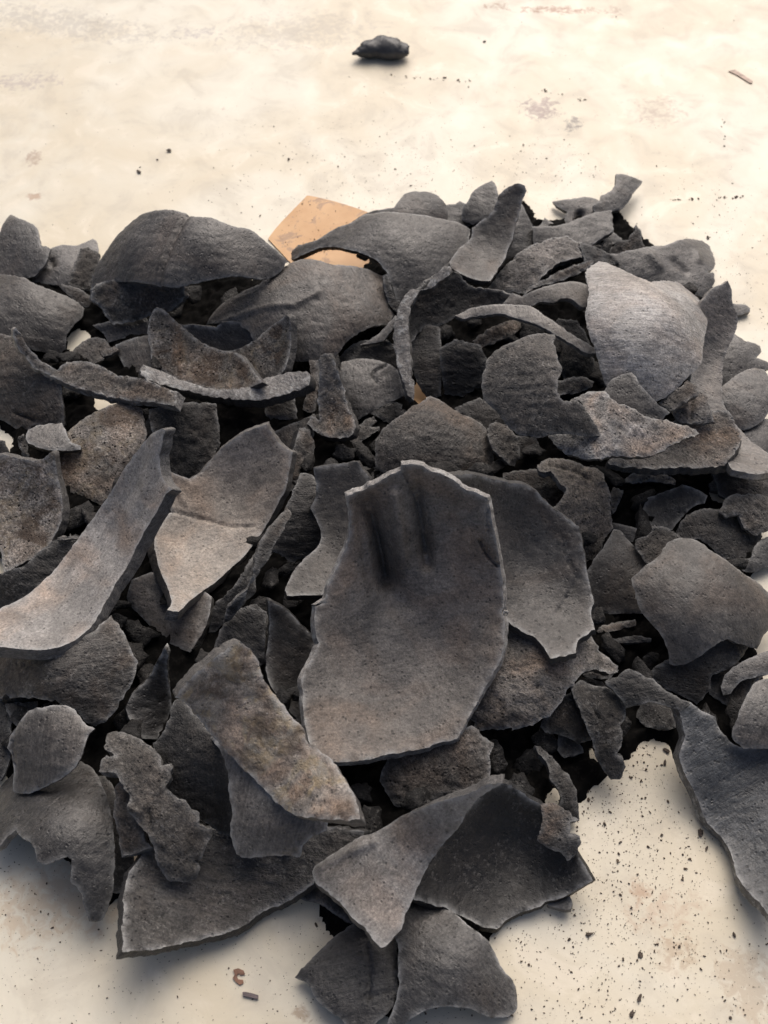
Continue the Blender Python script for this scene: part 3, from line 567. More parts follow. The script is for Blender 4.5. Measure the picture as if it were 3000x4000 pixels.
 ('n86','thin lip-like sliver below the white-patched shard','c',[1093,5133,214],[0,-423,906],[0.0,4.26,25],5,0.1,0.1,3.66,1,[-148,-33,-50,23,95,88,214,123,229,113,172,59,94,19,-32,-28,-169,-74,-228,-124,-198,-73],[]),
 ('n98','flat sandy grey plate under the pale crumbly shard,with a thick front edge','c',[1589,3773,312],[-31,-122,992],[-18.61,-9.93,0],6,0.12,0.15,6.06,1,[-387,-175,-369,-153,-227,-105,-125,25,-34,97,121,131,225,171,305,153,354,19,351,-27,293,-124,233,-188,133,-197,12,-190,-155,-194,-322,-189,-377,-189],[]),
 ('n109','small flat grey slab overhanging the dark hollow on the right','c',[1487,3680,73],[0,-259,966],[0.0,7.62,0],8,0.12,0,2.18,1,[-151,-16,-112,23,-33,39,114,19,150,-8,141,-38,51,-18,-36,-20,-97,-30],[]),
 ('n22','broad dark shell with a fibrous face and curled lower edge under the long strip','d',[-1513,2334,371],[-84,-341,936],[3.71,3.68,0],4,0.075,0.12,4.58,1,[-596,217,-127,133,81,175,180,285,243,213,330,52,314,-22,271,-110,218,-204,148,-250,122,-240,97,-220,69,-180,2,-149,-105,-127,-352,-107,-503,-94],[]),
 ('n42','crumbly brown hooked shard right of the central cupped shard','c',[1027,3363,201],[135,-339,931],[7.27,7.27,0],5,0.13,0.55,0.7,0,[-178,277,-122,317,-63,323,55,293,159,272,187,224,203,158,202,76,207,-18,222,-74,158,-147,126,-244,58,-278,-1,-204,-21,-110,-100,-42,-138,9,-69,78,-42,134,-84,179,-119,236,-169,226,-183,247],[[[[-112,276],[12,242],[111,191]],8,2]]),
 ('n127','cracked rounded shell between the elbow-shaped shard and the ribbon-like edge','o',[-73,4273,146],[-34,-358,933],[5.31,4.65,-15],4,0.095,0.05,3.09,0,[-205,176,-178,210,-85,223,35,206,108,175,154,145,172,75,197,1,190,-26,91,-77,-9,-134,-91,-177,-136,-109,-173,34],[[[[90,172],[27,132],[4,95],[27,55]],5,2.2]]),
 ('n130','upright crumbly lump right of the dark rounded dome','c',[672,3854,171],[136,-387,912],[5.1,3.19,70],5,0.075,0.3,5.49,0,[-89,93,-39,136,20,121,52,75,87,32,102,-36,99,-79,72,-117,33,-120,-4,-89,-65,-29],[]),
 ('n143',"dark curved wall under the arched fan shell's right end",'d',[53,4978,231],[104,-482,870],[6.29,6.29,0],4,0.05,0.05,1.61,0,[-61,118,-33,128,16,-16,64,-42,46,-118,-3,-83,-42,10],[]),
 ('n34','dark triangular blade rising left of the large central shard','i',[-462,2486,150],[173,-492,853],[-6.69,-6.69,0],4,0.05,0.2,4.01,1,[-116,306,-99,302,-21,261,57,185,118,125,119,42,90,-41,75,-176,57,-298,-16,-218,-99,-91,-121,-2,-107,118,-106,216],[]),
 ('n32','plain grey shard tucked under the yellow-stained shard','o',[-493,1684,505],[-135,-355,925],[5.76,5.76,0],4,0.11,0.1,0.13,1,[-331,271,-220,207,-57,75,11,-1,86,-51,180,-64,258,-90,245,-141,148,-203,128,-255,62,-250,-2,-252,-55,-255,-95,-259,-144,-244,-171,-155,-165,-79,-184,17,-195,89,-233,181],[]),
 ('n88','reddish grey plate with a scalloped lower edge left of the scallop-like shell','i',[982,4817,382],[-65,-224,972],[6.76,6.76,0],4,0.12,0.3,2.53,0,[-214,45,-162,5,-79,37,34,77,160,120,253,101,278,67,276,-15,248,-69,192,-72,148,-30,84,-22,36,-49,-55,-43,-101,-63,-219,-59,-271,-15],[]),
 ('n140','dark strip hanging along the underside of the orange-tinted dished shard','d',[-623,2870,439],[342,-539,770],[5.01,0.0,60],4,0.05,0.1,4.93,0,[178,293,198,262,109,125,40,12,-22,-77,-108,-266,-149,-298,-130,-202,-49,-110,13,110],[]),
 ('n21','pointed shard poking out below the orange-tinted dished shard','i',[-1102,2807,96],[-170,-385,907],[-8.14,6.98,-40],4,0.14,0.2,1.05,1,[-220,73,-195,167,-99,209,33,170,159,119,222,76,224,19,213,-52,181,-123,129,-209,41,-174,-76,-100,-142,-29,-197,26],[]),
 ('n47','small reddish shard leaning behind the big faceted right shell','c',[1423,3116,253],[-198,-287,937],[5.86,5.86,0],4,0.08,0.4,3.45,0,[-118,41,-36,81,-26,117,42,92,102,56,123,22,79,-43,-27,-105,-80,-86,-121,1],[]),
 ('n67','grey fragment with a ragged ashy right end under the large central shard','c',[241,1935,201],[-85,-389,917],[5.21,4.69,0],5,0.1,0.1,5.84,1,[165,189,222,139,264,104,249,55,250,-35,217,-84,160,-111,54,-135,-89,-181,-198,-190,-269,-72,-231,48,-50,118],[]),
 ('n99b','cracked pale lump below the crumbly finger-like piece','c',[1689,3899,427],[-81,-224,971],[4.95,4.95,30],5,0.12,0.05,1.96,0,[-115,-11,-36,46,45,100,85,75,92,-10,111,-81,-5,-85,-86,-73],[[[[2,54],[-12,-8],[-20,-68]],5,2]]),
 ('n120b','right horn-like wing standing behind the boat-shaped shell','s',[-762,4560,190],[-466,-402,788],[-6.1,-6.1,50],4.5,0.11,0.1,4.36,1,[-229,7,-129,13,-61,31,8,53,54,84,150,122,248,149,279,129,280,59,271,-49,260,-163,212,-212,88,-206,-41,-209,-153,-120],[]),
 ('n52','rolled glossy curl at the right edge with a pale lip','o',[1785,2435,168],[0,-342,940],[0.0,1.66,25],4,0.1,-0.1,0.48,1,[154,118,55,88,-41,42,-121,-18,-145,-85,-135,-114,-98,-107,-52,-49,84,-16,141,-4],[]),
 ('n62','dark cupped shell opening towards the viewer behind the pale triangular flap','i',[509,1557,91],[136,-387,912],[-4.26,-4.26,20],4,0.03,0.1,2.88,1,[-145,213,-98,280,-52,308,2,318,42,312,44,303,116,266,181,225,258,118,325,22,378,-90,285,-153,175,-197,39,-247,-34,-291,-88,-284,-162,-251,-248,-208,-431,-142,-468,-52,-352,96],[]),
 ('n87','big light grey scallop-like shell with fanned striations on the right','o',[1409,4174,732],[131,-257,958],[4.87,4.56,-20],4,0.22,-0.3,5.28,0,[-185,585,-38,781,-9,762,38,608,76,518,160,478,319,590,1036,1408,671,756,732,692,518,277,380,-5,357,-92,268,-191,182,-279,77,-348,-8,-348,-128,-321,-210,-272,-247,-153,-287,-24,-304,115,-243,323],[]),
 ('n120a',"boat-shaped shell's speckled brown left wing,rising to a point",'s',[-1077,4590,159],[-241,-471,849],[-5.45,-6.14,-30],4.5,0.13,0.4,1.4,1,[-268,245,-244,233,-169,162,-117,116,-28,42,71,-9,185,-41,255,-76,365,-193,467,-289,288,-297,1,-245,-199,-169,-301,-116,-315,8,-329,64,-319,148,-285,230],[]),
 ('n44','light brown fibrous shard fanning out below the cupped shard on the right','c',[753,2335,339],[83,-291,953],[4.26,4.8,30],4.5,0.14,0.3,3.8,1,[-123,296,-85,245,11,194,174,214,272,219,314,151,379,95,414,77,418,42,360,30,268,41,203,11,143,-44,89,-116,38,-180,-42,-229,-147,-254,-148,-245,-301,-251,-336,-160,-288,52,-245,204],[]),
 ('n99a',"crumbly finger-like piece beside the scallop-like shell's lower tip",'c',[1586,3900,521],[-82,-258,963],[4.88,4.88,30],5,0.11,0.1,6.2,0,[-105,-27,-20,39,61,102,106,61,110,11,46,-26,-21,-72,-57,-81],[]),
 ('n124','elbow-shaped brown shard beside the upright stick-like edge','c',[-298,4118,271],[-340,-456,822],[-7.73,-9.02,75],5,0.12,0.5,2.32,1,[-63,215,-55,231,-15,235,16,222,44,136,66,50,95,-51,146,-148,167,-196,147,-249,67,-254,-38,-227,-116,-185,-141,-153,-130,-105,-77,-131,-84,-3,-65,125],[]),
 ('n20b','splintered upright end standing beside the notched dished shard','c',[-469,3777,125],[574,-470,671],[0.0,5.09,70],10,0.1,0.1,4.71,1,[-57,36,-25,113,3,175,36,182,63,160,96,82,91,30,23,-16,-7,-77,-49,-181,-99,-182,-91,-44],[]),
 ('n20','smooth dished shard with a notched top and orange-brown tint beside the long strip','i',[-874,3399,88],[131,-257,958],[-5.08,-5.08,-55],6.5,0.21,0.6,0.83,1,[-328,202,-295,209,-246,202,-189,190,-149,223,-79,301,-15,369,66,418,154,453,212,466,248,416,292,365,355,322,342,235,326,132,296,79,258,1,181,-135,120,-231,43,-320,-32,-416,-124,-526,-182,-628,-238,-620,-225,-572,-254,-473,-299,-368,-331,-268,-345,-195,-317,-73,-275,1,-311,71],[[[[-275,1],[-203,-3],[-79,-22],[47,-52],[163,-52]],8,1.5],[[[-308,155],[-250,116],[-206,56]],13,-1.2]]),
 ('n48','big faceted grey-brown shell on the right with a broken lower corner','i',[1565,2694,398],[66,-292,954],[3.7,3.84,0],4,0.09,0.1,3.23,0,[-131,341,-42,371,30,350,90,283,165,237,247,181,344,148,392,104,497,21,428,-54,331,-131,287,-200,195,-197,104,-172,25,-215,-77,-281,-144,-290,-166,-284,-179,-222,-215,-149,-254,-87,-296,-21,-315,59,-313,38,-323,149,-246,213,-179,262],[]),
 ('n96',"dark pointed grey shard leaning on the scallop-like shell's lower tip",'o',[1323,3789,633],[-135,-355,925],[5.94,5.94,0],4,0.075,0,5.63,0,[-170,37,-126,114,-60,144,-16,151,2,120,37,55,112,-31,171,-76,116,-134,5,-119,-87,-56,-148,-9],[]),
 ('n129',"dark rounded rough dome right behind the central shard's top",'d',[280,3791,248],[51,-358,932],[3.76,3.45,-35],4,0.085,0.15,1.75,0,[-325,-11,-313,71,-257,140,-170,210,-73,278,-8,329,51,291,164,218,256,187,321,142,346,69,354,-33,355,-157,130,-244,-128,-238,-248,-174,-325,-97],[]),
 ('n31','brown and yellow stained concave shard left of the large central shard','y',[-500,1923,628],[-68,-390,918],[-3.95,6.78,-45],6,0.17,0.4,4.15,1,[-373,135,-325,188,-261,245,-185,310,-102,372,-69,341,-47,311,-10,207,50,129,99,70,154,12,177,-52,282,-115,330,-170,363,-211,399,-258,419,-309,425,-341,394,-349,315,-349,213,-347,142,-340,67,-304,0,-252,-43,-209,-91,-168,-167,-94,-240,-23,-292,54,-334,110],[[[[-39,1583],[-39,1582]],1,0]]),
 ('n61','crumbly grey lump clinging to the right rim of the dark cupped shell','c',[760,1609,272],[-86,-421,903],[3.47,3.47,0],5,0.1,-0.1,0.27,0,[-71,111,-20,123,13,106,90,49,55,38,51,-12,94,-19,93,-58,79,-98,36,-125,-1,-90,-66,-62,-95,-43,-71,17],[]),
 ('n19','long smooth curved strip with a pale lower rim at the left edge','i',[-1559,3102,328],[-97,-224,970],[-7.53,-5.63,-58],7,0.2,-0.1,2.67,1,[-312,-480,-274,-420,-199,-341,-115,-186,-22,-22,79,131,171,231,279,342,367,408,448,440,488,442,514,429,489,375,469,320,487,218,543,147,505,136,443,51,371,-40,303,-173,250,-297,205,-432,202,-452,164,-539,134,-582,80,-629,-7,-655,-115,-653,-242,-644],[[[[441,390],[393,232],[300,101]],47,-2]]),
 ('n123','upright stick-like edge right of the boat-shaped shell','d',[-434,4318,126],[-173,-492,853],[0.0,0.0,90],8,0.11,0,5.07,0,[-7,157,43,157,50,6,28,-149,-4,-159,-46,-140,-27,-66,-5,26],[]),
 ('n41','large cupped shard with a pale cracked right border beside the central shard','i',[679,2870,436],[204,-383,901],[-4.49,-5.01,70],4.5,0.085,0.1,1.19,1,[-453,359,-319,388,-141,386,-92,376,-45,376,20,356,82,310,141,270,254,187,275,106,295,-6,317,-167,316,-190,302,-215,293,-278,295,-322,247,-348,206,-371,171,-433,111,-454,54,-461,26,-383,-5,-356,-58,-318,-92,-296,-200,-130,-280,88,-389,282],[[[[192,139],[203,58],[242,-34],[262,-64],[221,-132],[153,-226]],5,1.6]]),
 ('n97','long pale crumbly shard with a sharp right point,right of centre','c',[1228,3589,649],[32,-191,981],[5.81,6.39,-25],5,0.17,-0.4,3.58,1,[-228,206,-144,250,-68,237,-17,152,41,118,134,67,238,59,330,57,409,64,446,45,313,-49,219,-109,159,-149,-31,-168,-94,-175,-125,-190,-199,-172,-290,-118,-338,-61,-373,-1,-248,-6,-177,99,-207,182],[]),
 ('n93','rough brown-grey dome with a round notch in its right side','d',[793,3698,835],[-85,-389,917],[4.57,4.57,30],4,0.085,0.2,5.98,0,[-284,121,-266,185,-218,232,-139,263,-75,290,6,318,82,313,82,225,105,101,111,82,86,34,80,-39,114,-81,145,-83,177,-66,216,-107,272,-177,304,-233,240,-242,82,-238,-35,-255,-112,-238,-150,-212,-225,-117,-295,-46,-301,54,-283,134],[]),
 ('n121','bright-rimmed keel running along the bottom of the boat-shaped shell','e',[-916,4236,251],[0,-225,974],[-14.37,0.0,0],9,0.17,0,2.1,1,[-477,37,-458,73,-391,59,-268,12,-137,-23,-6,-41,93,-34,181,-10,233,24,341,39,477,38,496,-3,488,-60,408,-85,276,-115,187,-126,42,-99,-92,-80,-262,-58,-392,-31,-468,0],[]),
 ('n89','long slender arched rib crossing in front of the scallop-like shell','o',[832,4572,344],[-95,-173,980],[0.0,0.0,-25],3.5,0.14,0.3,4.5,0,[-412,128,-310,172,-199,187,-72,188,-72,184,44,155,103,90,189,22,274,-52,357,-125,398,-167,388,-194,335,-181,269,-124,184,-57,54,22,-77,90,-129,120,-238,121,-367,101],[]),
 ('n90','tall curved ribbon-like broken edge with pale streaks in the middle of the heap','e',[230,4512,368],[0,-423,906],[0.0,13.19,80],9,0.14,0.1,0.62,0,[129,414,163,414,181,385,106,328,42,280,-21,261,-58,205,-81,118,-88,42,-82,-81,-69,-221,-52,-330,-59,-403,-92,-368,-118,-295,-154,-171,-176,-10,-158,110,-130,195,-76,270,-3,284,60,351],[]),
 ('n63','pale grey triangular flap at the front with a long tail pointing up right','i',[97,1415,420],[-202,-351,914],[-4.24,3.98,60],4.5,0.17,-0.1,3.02,1,[-433,-36,-428,-12,-344,39,-243,99,-125,140,-17,198,78,231,229,275,308,299,361,322,424,329,378,305,324,275,289,244,252,195,215,145,157,88,108,31,62,-43,31,-109,3,-186,-19,-243,-52,-282,-74,-307,-91,-309,-117,-286,-151,-247,-205,-208,-272,-153,-351,-104,-408,-77],[[[[-393,-17],[-297,35],[-152,89]],19,-1.5]]),
 ('n40','large central shard with two dark grooves and pale top rim','i',[94,2633,392],[35,-544,838],[-7.16,-7.16,0],4.2,0.14,0.3,5.42,2,[-276,548,-237,565,-152,603,-81,641,-25,666,-26,692,16,694,69,689,87,673,186,637,252,596,315,567,373,545,387,474,405,397,443,239,462,115,460,0,465,26,469,-60,455,-166,403,-280,367,-337,322,-420,283,-480,233,-559,124,-591,18,-614,-103,-628,-195,-646,-292,-646,-381,-635,-412,-637,-431,-588,-448,-531,-468,-435,-475,-368,-479,-300,-464,-253,-423,-180,-403,-131,-418,-88,-422,-24,-420,38,-377,58,-427,44,-376,72,-345,173,-303,260,-266,348,-261,476,-271,525],[[[[-230,504],[-199,333],[-176,186]],22,1.5],[[[-179,526],[-138,420],[-107,297],[-79,156]],46,10],[[[-153,477],[-127,384],[-99,267],[-80,171]],13,4],[[[-95,186],[-42,66]],82,4],[[[-50,548],[-25,406],[-7,260]],33,-4],[[[50,576],[76,442],[98,333],[114,238]],33,6],[[[65,548],[84,435],[106,297]],10,3],[[[-21,658],[20,604],[62,527]],4,2.5],[[[376,523],[376,439],[388,376]],4,2],[[[351,347],[379,289],[434,228]],7,4]]),
]

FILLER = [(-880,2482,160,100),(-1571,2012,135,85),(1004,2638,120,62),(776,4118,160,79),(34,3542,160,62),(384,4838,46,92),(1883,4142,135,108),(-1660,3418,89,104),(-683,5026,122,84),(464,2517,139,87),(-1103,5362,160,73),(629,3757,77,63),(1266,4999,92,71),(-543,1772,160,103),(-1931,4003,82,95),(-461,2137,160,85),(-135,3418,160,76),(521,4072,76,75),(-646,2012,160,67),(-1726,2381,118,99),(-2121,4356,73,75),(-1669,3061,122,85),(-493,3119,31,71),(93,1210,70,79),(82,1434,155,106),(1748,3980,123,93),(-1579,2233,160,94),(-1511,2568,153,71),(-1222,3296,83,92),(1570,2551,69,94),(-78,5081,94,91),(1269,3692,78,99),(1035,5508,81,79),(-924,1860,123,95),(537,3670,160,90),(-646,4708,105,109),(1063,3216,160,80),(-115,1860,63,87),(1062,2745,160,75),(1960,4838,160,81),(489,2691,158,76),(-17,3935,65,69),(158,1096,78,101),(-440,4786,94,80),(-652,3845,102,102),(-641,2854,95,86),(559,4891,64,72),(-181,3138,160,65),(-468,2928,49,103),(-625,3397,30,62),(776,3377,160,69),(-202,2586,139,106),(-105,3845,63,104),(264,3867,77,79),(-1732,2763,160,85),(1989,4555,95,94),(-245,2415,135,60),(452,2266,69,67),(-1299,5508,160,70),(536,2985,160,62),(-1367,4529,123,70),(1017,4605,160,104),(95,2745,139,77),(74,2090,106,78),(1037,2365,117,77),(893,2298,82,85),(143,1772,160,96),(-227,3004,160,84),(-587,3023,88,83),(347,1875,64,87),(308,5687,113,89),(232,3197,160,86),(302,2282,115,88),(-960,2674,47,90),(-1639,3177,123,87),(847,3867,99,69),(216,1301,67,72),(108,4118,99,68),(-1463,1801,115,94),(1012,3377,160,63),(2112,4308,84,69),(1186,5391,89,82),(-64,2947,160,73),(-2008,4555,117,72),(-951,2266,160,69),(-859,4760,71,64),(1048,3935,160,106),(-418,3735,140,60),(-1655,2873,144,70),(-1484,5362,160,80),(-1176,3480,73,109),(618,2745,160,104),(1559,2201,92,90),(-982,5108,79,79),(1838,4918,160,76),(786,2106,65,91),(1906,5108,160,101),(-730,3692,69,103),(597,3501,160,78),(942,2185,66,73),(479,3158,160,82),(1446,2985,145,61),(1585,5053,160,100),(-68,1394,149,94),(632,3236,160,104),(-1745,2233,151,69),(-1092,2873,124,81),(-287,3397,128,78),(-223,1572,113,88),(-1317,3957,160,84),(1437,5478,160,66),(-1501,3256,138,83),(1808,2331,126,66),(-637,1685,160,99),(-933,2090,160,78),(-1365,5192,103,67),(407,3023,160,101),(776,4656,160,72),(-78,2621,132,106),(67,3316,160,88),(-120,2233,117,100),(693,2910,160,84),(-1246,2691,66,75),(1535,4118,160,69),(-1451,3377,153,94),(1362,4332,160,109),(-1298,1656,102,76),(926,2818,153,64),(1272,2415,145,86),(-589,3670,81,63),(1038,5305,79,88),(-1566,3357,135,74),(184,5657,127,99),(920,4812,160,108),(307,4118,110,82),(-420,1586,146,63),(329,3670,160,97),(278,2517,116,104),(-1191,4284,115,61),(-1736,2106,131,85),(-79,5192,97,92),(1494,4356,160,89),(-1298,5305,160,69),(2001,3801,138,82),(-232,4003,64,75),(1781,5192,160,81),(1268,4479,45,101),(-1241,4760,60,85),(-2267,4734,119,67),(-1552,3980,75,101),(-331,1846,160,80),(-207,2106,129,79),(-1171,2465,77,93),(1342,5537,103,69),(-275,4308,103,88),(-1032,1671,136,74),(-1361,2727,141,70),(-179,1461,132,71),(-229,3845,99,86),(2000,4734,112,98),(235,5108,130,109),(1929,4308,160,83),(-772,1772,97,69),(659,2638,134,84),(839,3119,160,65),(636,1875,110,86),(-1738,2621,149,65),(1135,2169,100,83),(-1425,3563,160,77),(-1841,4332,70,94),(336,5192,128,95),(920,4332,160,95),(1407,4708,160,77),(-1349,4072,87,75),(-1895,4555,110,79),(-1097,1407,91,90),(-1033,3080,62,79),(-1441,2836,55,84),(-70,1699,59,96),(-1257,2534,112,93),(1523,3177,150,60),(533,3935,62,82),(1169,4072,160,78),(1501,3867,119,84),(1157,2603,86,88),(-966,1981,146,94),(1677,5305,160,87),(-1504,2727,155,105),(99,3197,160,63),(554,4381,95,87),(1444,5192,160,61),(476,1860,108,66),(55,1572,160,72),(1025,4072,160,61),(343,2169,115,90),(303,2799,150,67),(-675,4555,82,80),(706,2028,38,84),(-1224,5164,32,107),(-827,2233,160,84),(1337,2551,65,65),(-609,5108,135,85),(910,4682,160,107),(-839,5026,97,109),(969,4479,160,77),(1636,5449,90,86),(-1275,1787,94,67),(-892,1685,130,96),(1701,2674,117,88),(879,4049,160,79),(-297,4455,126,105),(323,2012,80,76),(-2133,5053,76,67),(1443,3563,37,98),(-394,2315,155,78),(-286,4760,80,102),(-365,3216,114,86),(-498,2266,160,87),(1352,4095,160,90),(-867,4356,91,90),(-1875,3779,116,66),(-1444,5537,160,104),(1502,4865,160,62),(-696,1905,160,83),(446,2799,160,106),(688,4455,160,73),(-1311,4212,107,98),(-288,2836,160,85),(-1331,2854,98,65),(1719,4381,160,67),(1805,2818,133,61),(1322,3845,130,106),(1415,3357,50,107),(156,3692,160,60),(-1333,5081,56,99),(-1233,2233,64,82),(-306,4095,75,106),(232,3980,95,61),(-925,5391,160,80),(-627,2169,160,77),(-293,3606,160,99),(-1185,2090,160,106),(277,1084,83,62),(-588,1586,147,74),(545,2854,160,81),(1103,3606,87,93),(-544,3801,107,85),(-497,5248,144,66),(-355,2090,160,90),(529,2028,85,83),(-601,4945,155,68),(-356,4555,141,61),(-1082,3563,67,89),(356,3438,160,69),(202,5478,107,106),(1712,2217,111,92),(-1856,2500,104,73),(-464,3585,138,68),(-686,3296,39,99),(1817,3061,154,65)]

BED = [[],
[],
[],
[72,74,76,77],
[71,78],
[70,81,84,88],
[69,87],
[68,87],
[69,86],
[70,86],
[71,86],
[70,87],
[46,54,69,88],
[45,46,47,58,68,89],
[44,45,48,60,69,90],
[43,45,48,62,68,91],
[42,64,65,93,94,96,118,119],
[41,97,117,119],
[41,96,117,119],
[40,46,49,96,117,119],
[38,46,49,95,117,119],
[36,47,48,96,117,120],
[35,95,116,120],
[34,96,115,120],
[32,96,115,120],
[32,94,96,97,115,120],
[32,94,97,98,114,120],
[32,94,97,99,114,120],
[31,100,114,121],
[31,102,113,121],
[31,103,112,121],
[31,100,103,104,111,121],
[30,100,103,105,110,121],
[30,100,103,106,110,122],
[30,107,109,122],
[30,122],
[30,122],
[29,122],
[29,123],
[28,123],
[28,123],
[27,123],
[27,123],
[27,123],
[27,123],
[27,123],
[26,123],
[26,122],
[27,122],
[27,123],
[26,124],
[27,125],
[27,125],
[27,124],
[26,124],
[26,124],
[26,123],
[26,124],
[26,125],
[25,126],
[24,127],
[24,127],
[24,127],
[23,127],
[23,127],
[23,126],
[23,127],
[23,128],
[22,127],
[22,121,123,128],
[22,121,124,129],
[22,121,124,129],
[22,121,125,129],
[21,122,124,129],
[21,129],
[21,130],
[21,130],
[21,130],
[22,131],
[22,131],
[22,131],
[22,131],
[20,131],
[19,131],
[19,130],
[18,34,35,130],
[18,32,36,130],
[18,32,36,80,83,130],
[17,32,36,79,83,130],
[17,32,36,79,83,131],
[17,32,35,79,83,131],
[17,80,83,131],
[17,131],
[16,131],
[16,131],
[16,131],
[16,131],
[15,131],
[15,27,30,131],
[15,26,30,131],
[15,26,30,130],
[14,26,30,129],
[14,26,29,129],
[14,27,28,128],
[14,129],
[14,130],
[13,130],
[13,131],
[13,130],
[13,129],
[13,129],
[12,129],
[12,128],
[12,129],
[12,128],
[12,59,60,65,66,68,71,127],
[12,58,60,64,72,127],
[13,21,22,23,25,29,30,57,62,64,72,127],
[13,21,26,28,30,56,63,64,72,122,123,127],
[13,19,31,55,72,122],
[13,19,31,54,71,121],
[13,18,32,53,67,121],
[13,16,33,49,69,120],
[13,15,34,47,71,120],
[13,14,34,46,71,119],
[35,43,72,119],
[77,118],
[77,117],
[78,86,88,102,104,117],
[79,85,90,101,111,116],
[79,84,90,101,112,116],
[91,101,113,115],
[92,95,97,100,113,115],
[],
[]]


# ------------------------------------------------------------------ the board
def board():
    n = 60; xs = np.linspace(-1.5, 1.5, n); ys = np.linspace(-1.2, 2.4, n)
    V = [(x, y, 0.0) for y in ys for x in xs]; F = []
    for j in range(n-1):
        for i in range(n-1):
            a = j*n+i; F += [(a, a+1, a+n), (a+1, a+n+1, a+n)]
    m = len(V)
    V += [(-1.5, -1.2, -0.03), (1.5, -1.2, -0.03), (1.5, 2.4, -0.03), (-1.5, 2.4, -0.03)]
    c = [0, n-1, n*n-1, n*(n-1)]
    for k in range(4):
        a, b = c[k], c[(k+1) % 4]; F += [(a, m+k, b), (b, m+k, m+(k+1) % 4)]
    F += [(m, m+2, m+1), (m, m+3, m+2)]
    me = mesh_from("work_board", V, F, [board_material()]); me.polygons.foreach_set("use_smooth", np.zeros(len(me.polygons), dtype=bool))
    return tag(link("work_board", me), kind='structure')
board()

# ------------------------------------------------------------------ orange card lying under the heap
def flat_piece(name, pts, z0, th, mat, label, cat, bend=0.0, group=None):
    P = smooth_outline(np.array(pts, float), 0.003)
    c = P.mean(0); Q = P - c
    if 0.5*np.sum(Q[:, 0]*np.roll(Q[:, 1], -1) - np.roll(Q[:, 0], -1)*Q[:, 1]) < 0: Q = Q[::-1]
    n = len(Q)
    res = delaunay_2d_cdt([Vector(x) for x in Q.tolist()], [(i, (i+1) % n) for i in range(n)], [], 1, 1e-7)
    V2 = np.array([tuple(x) for x in res[0]]); F = np.array([f for f in res[2] if len(f) == 3])
    o_ = V2[F]; cr = (o_[:, 1, 0]-o_[:, 0, 0])*(o_[:, 2, 1]-o_[:, 0, 1]) - (o_[:, 1, 1]-o_[:, 0, 1])*(o_[:, 2, 0]-o_[:, 0, 0])
    F[cr < 0] = F[cr < 0][:, ::-1]
    z = bend * V2[:, 0]**2
    top = np.concatenate([V2, (z + th)[:, None]], 1); bot = np.concatenate([V2, z[:, None]], 1)
    m = len(V2); FF = F.tolist() + (F[:, ::-1] + m).tolist()
    for i in range(n):
        j = (i+1) % n; FF += [(i, i+m, j), (j, i+m, j+m)]
    me = mesh_from(name, top.tolist() + bot.tolist(), FF, [mat]); me.polygons.foreach_set("use_smooth", np.zeros(len(me.polygons), dtype=bool))
    o = link(name, me); o.location = (c[0], c[1], z0)
    return tag(o, label, cat, group)
flat_piece("orange_card", [(-0.0536,0.6181), (-0.0520,0.6180), (0.0178,0.5811), (0.0576,0.5377), (0.0276,0.4267), (0.0176,0.4291), (-0.0616,0.5501), (-0.0778,0.5734), (-0.0774,0.5750)], 0.0003, 0.0006, card_material(),
           "soot-spotted orange card corner sticking out behind the heap between two domed shells", "card")

# ------------------------------------------------------------------ shards
GROUP = "charred coconut shell shards heaped on the board"
for k, (name, label, cls, loc, nrm, R, thick, g, w, ph, edge, outline, cr) in enumerate(SHARDS):
    make_shard(name, label, cls, loc, nrm, R, thick, g, w, ph, edge, outline, cr, k + 3, GROUP)

# ------------------------------------------------------------------ small broken char added under the heap, darkened for shade (nobody could count it)
def blob(rng, r, flat=0.5, n=7):
    """an irregular faceted lump"""
    phi = (1 + 5**.5) / 2
    V = np.array([(-1,phi,0),(1,phi,0),(-1,-phi,0),(1,-phi,0),(0,-1,phi),(0,1,phi),(0,-1,-phi),(0,1,-phi),(phi,0,-1),(phi,0,1),(-phi,0,-1),(-phi,0,1)], float) / 1.9
    F = [(0,11,5),(0,5,1),(0,1,7),(0,7,10),(0,10,11),(1,5,9),(5,11,4),(11,10,2),(10,7,6),(7,1,8),(3,9,4),(3,4,2),(3,2,6),(3,6,8),(3,8,9),(4,9,5),(2,4,11),(6,2,10),(8,6,7),(9,8,1)]
    V = V * rng.uniform(0.6, 1.25, (12, 1)) * np.array([rng.uniform(.8, 1.5), rng.uniform(.5, .9), flat])
    a = rng.uniform(0, 6.28); c, s = math.cos(a), math.sin(a)
    V = V @ np.array([[c, s, 0], [-s, c, 0], [0, 0, 1]]) * r
    return V, F

def lump(rng, r, seed):
    V, F = blob(rng, 1.0, 0.45)
    F = [tuple(f) for f in F]
    for it in range(2 if r > 0.004 else 3):
        mid = {}; V = V.tolist(); NF = []
        def mp(a, b):
            k = (min(a, b), max(a, b))
            if k not in mid: V.append([(V[a][i]+V[b][i])/2 for i in range(3)]); mid[k] = len(V)-1
            return mid[k]
        for a, b, c in F:
            ab, bc, ca = mp(a, b), mp(b, c), mp(c, a)
            NF += [(a, ab, ca), (b, bc, ab), (c, ca, bc), (ab, bc, ca)]
        F = NF; V = np.array(V)
    V = V * (1 + 0.22 * fbm(V * 2.6 + seed, seed, 3))[:, None]
    return V * r, F

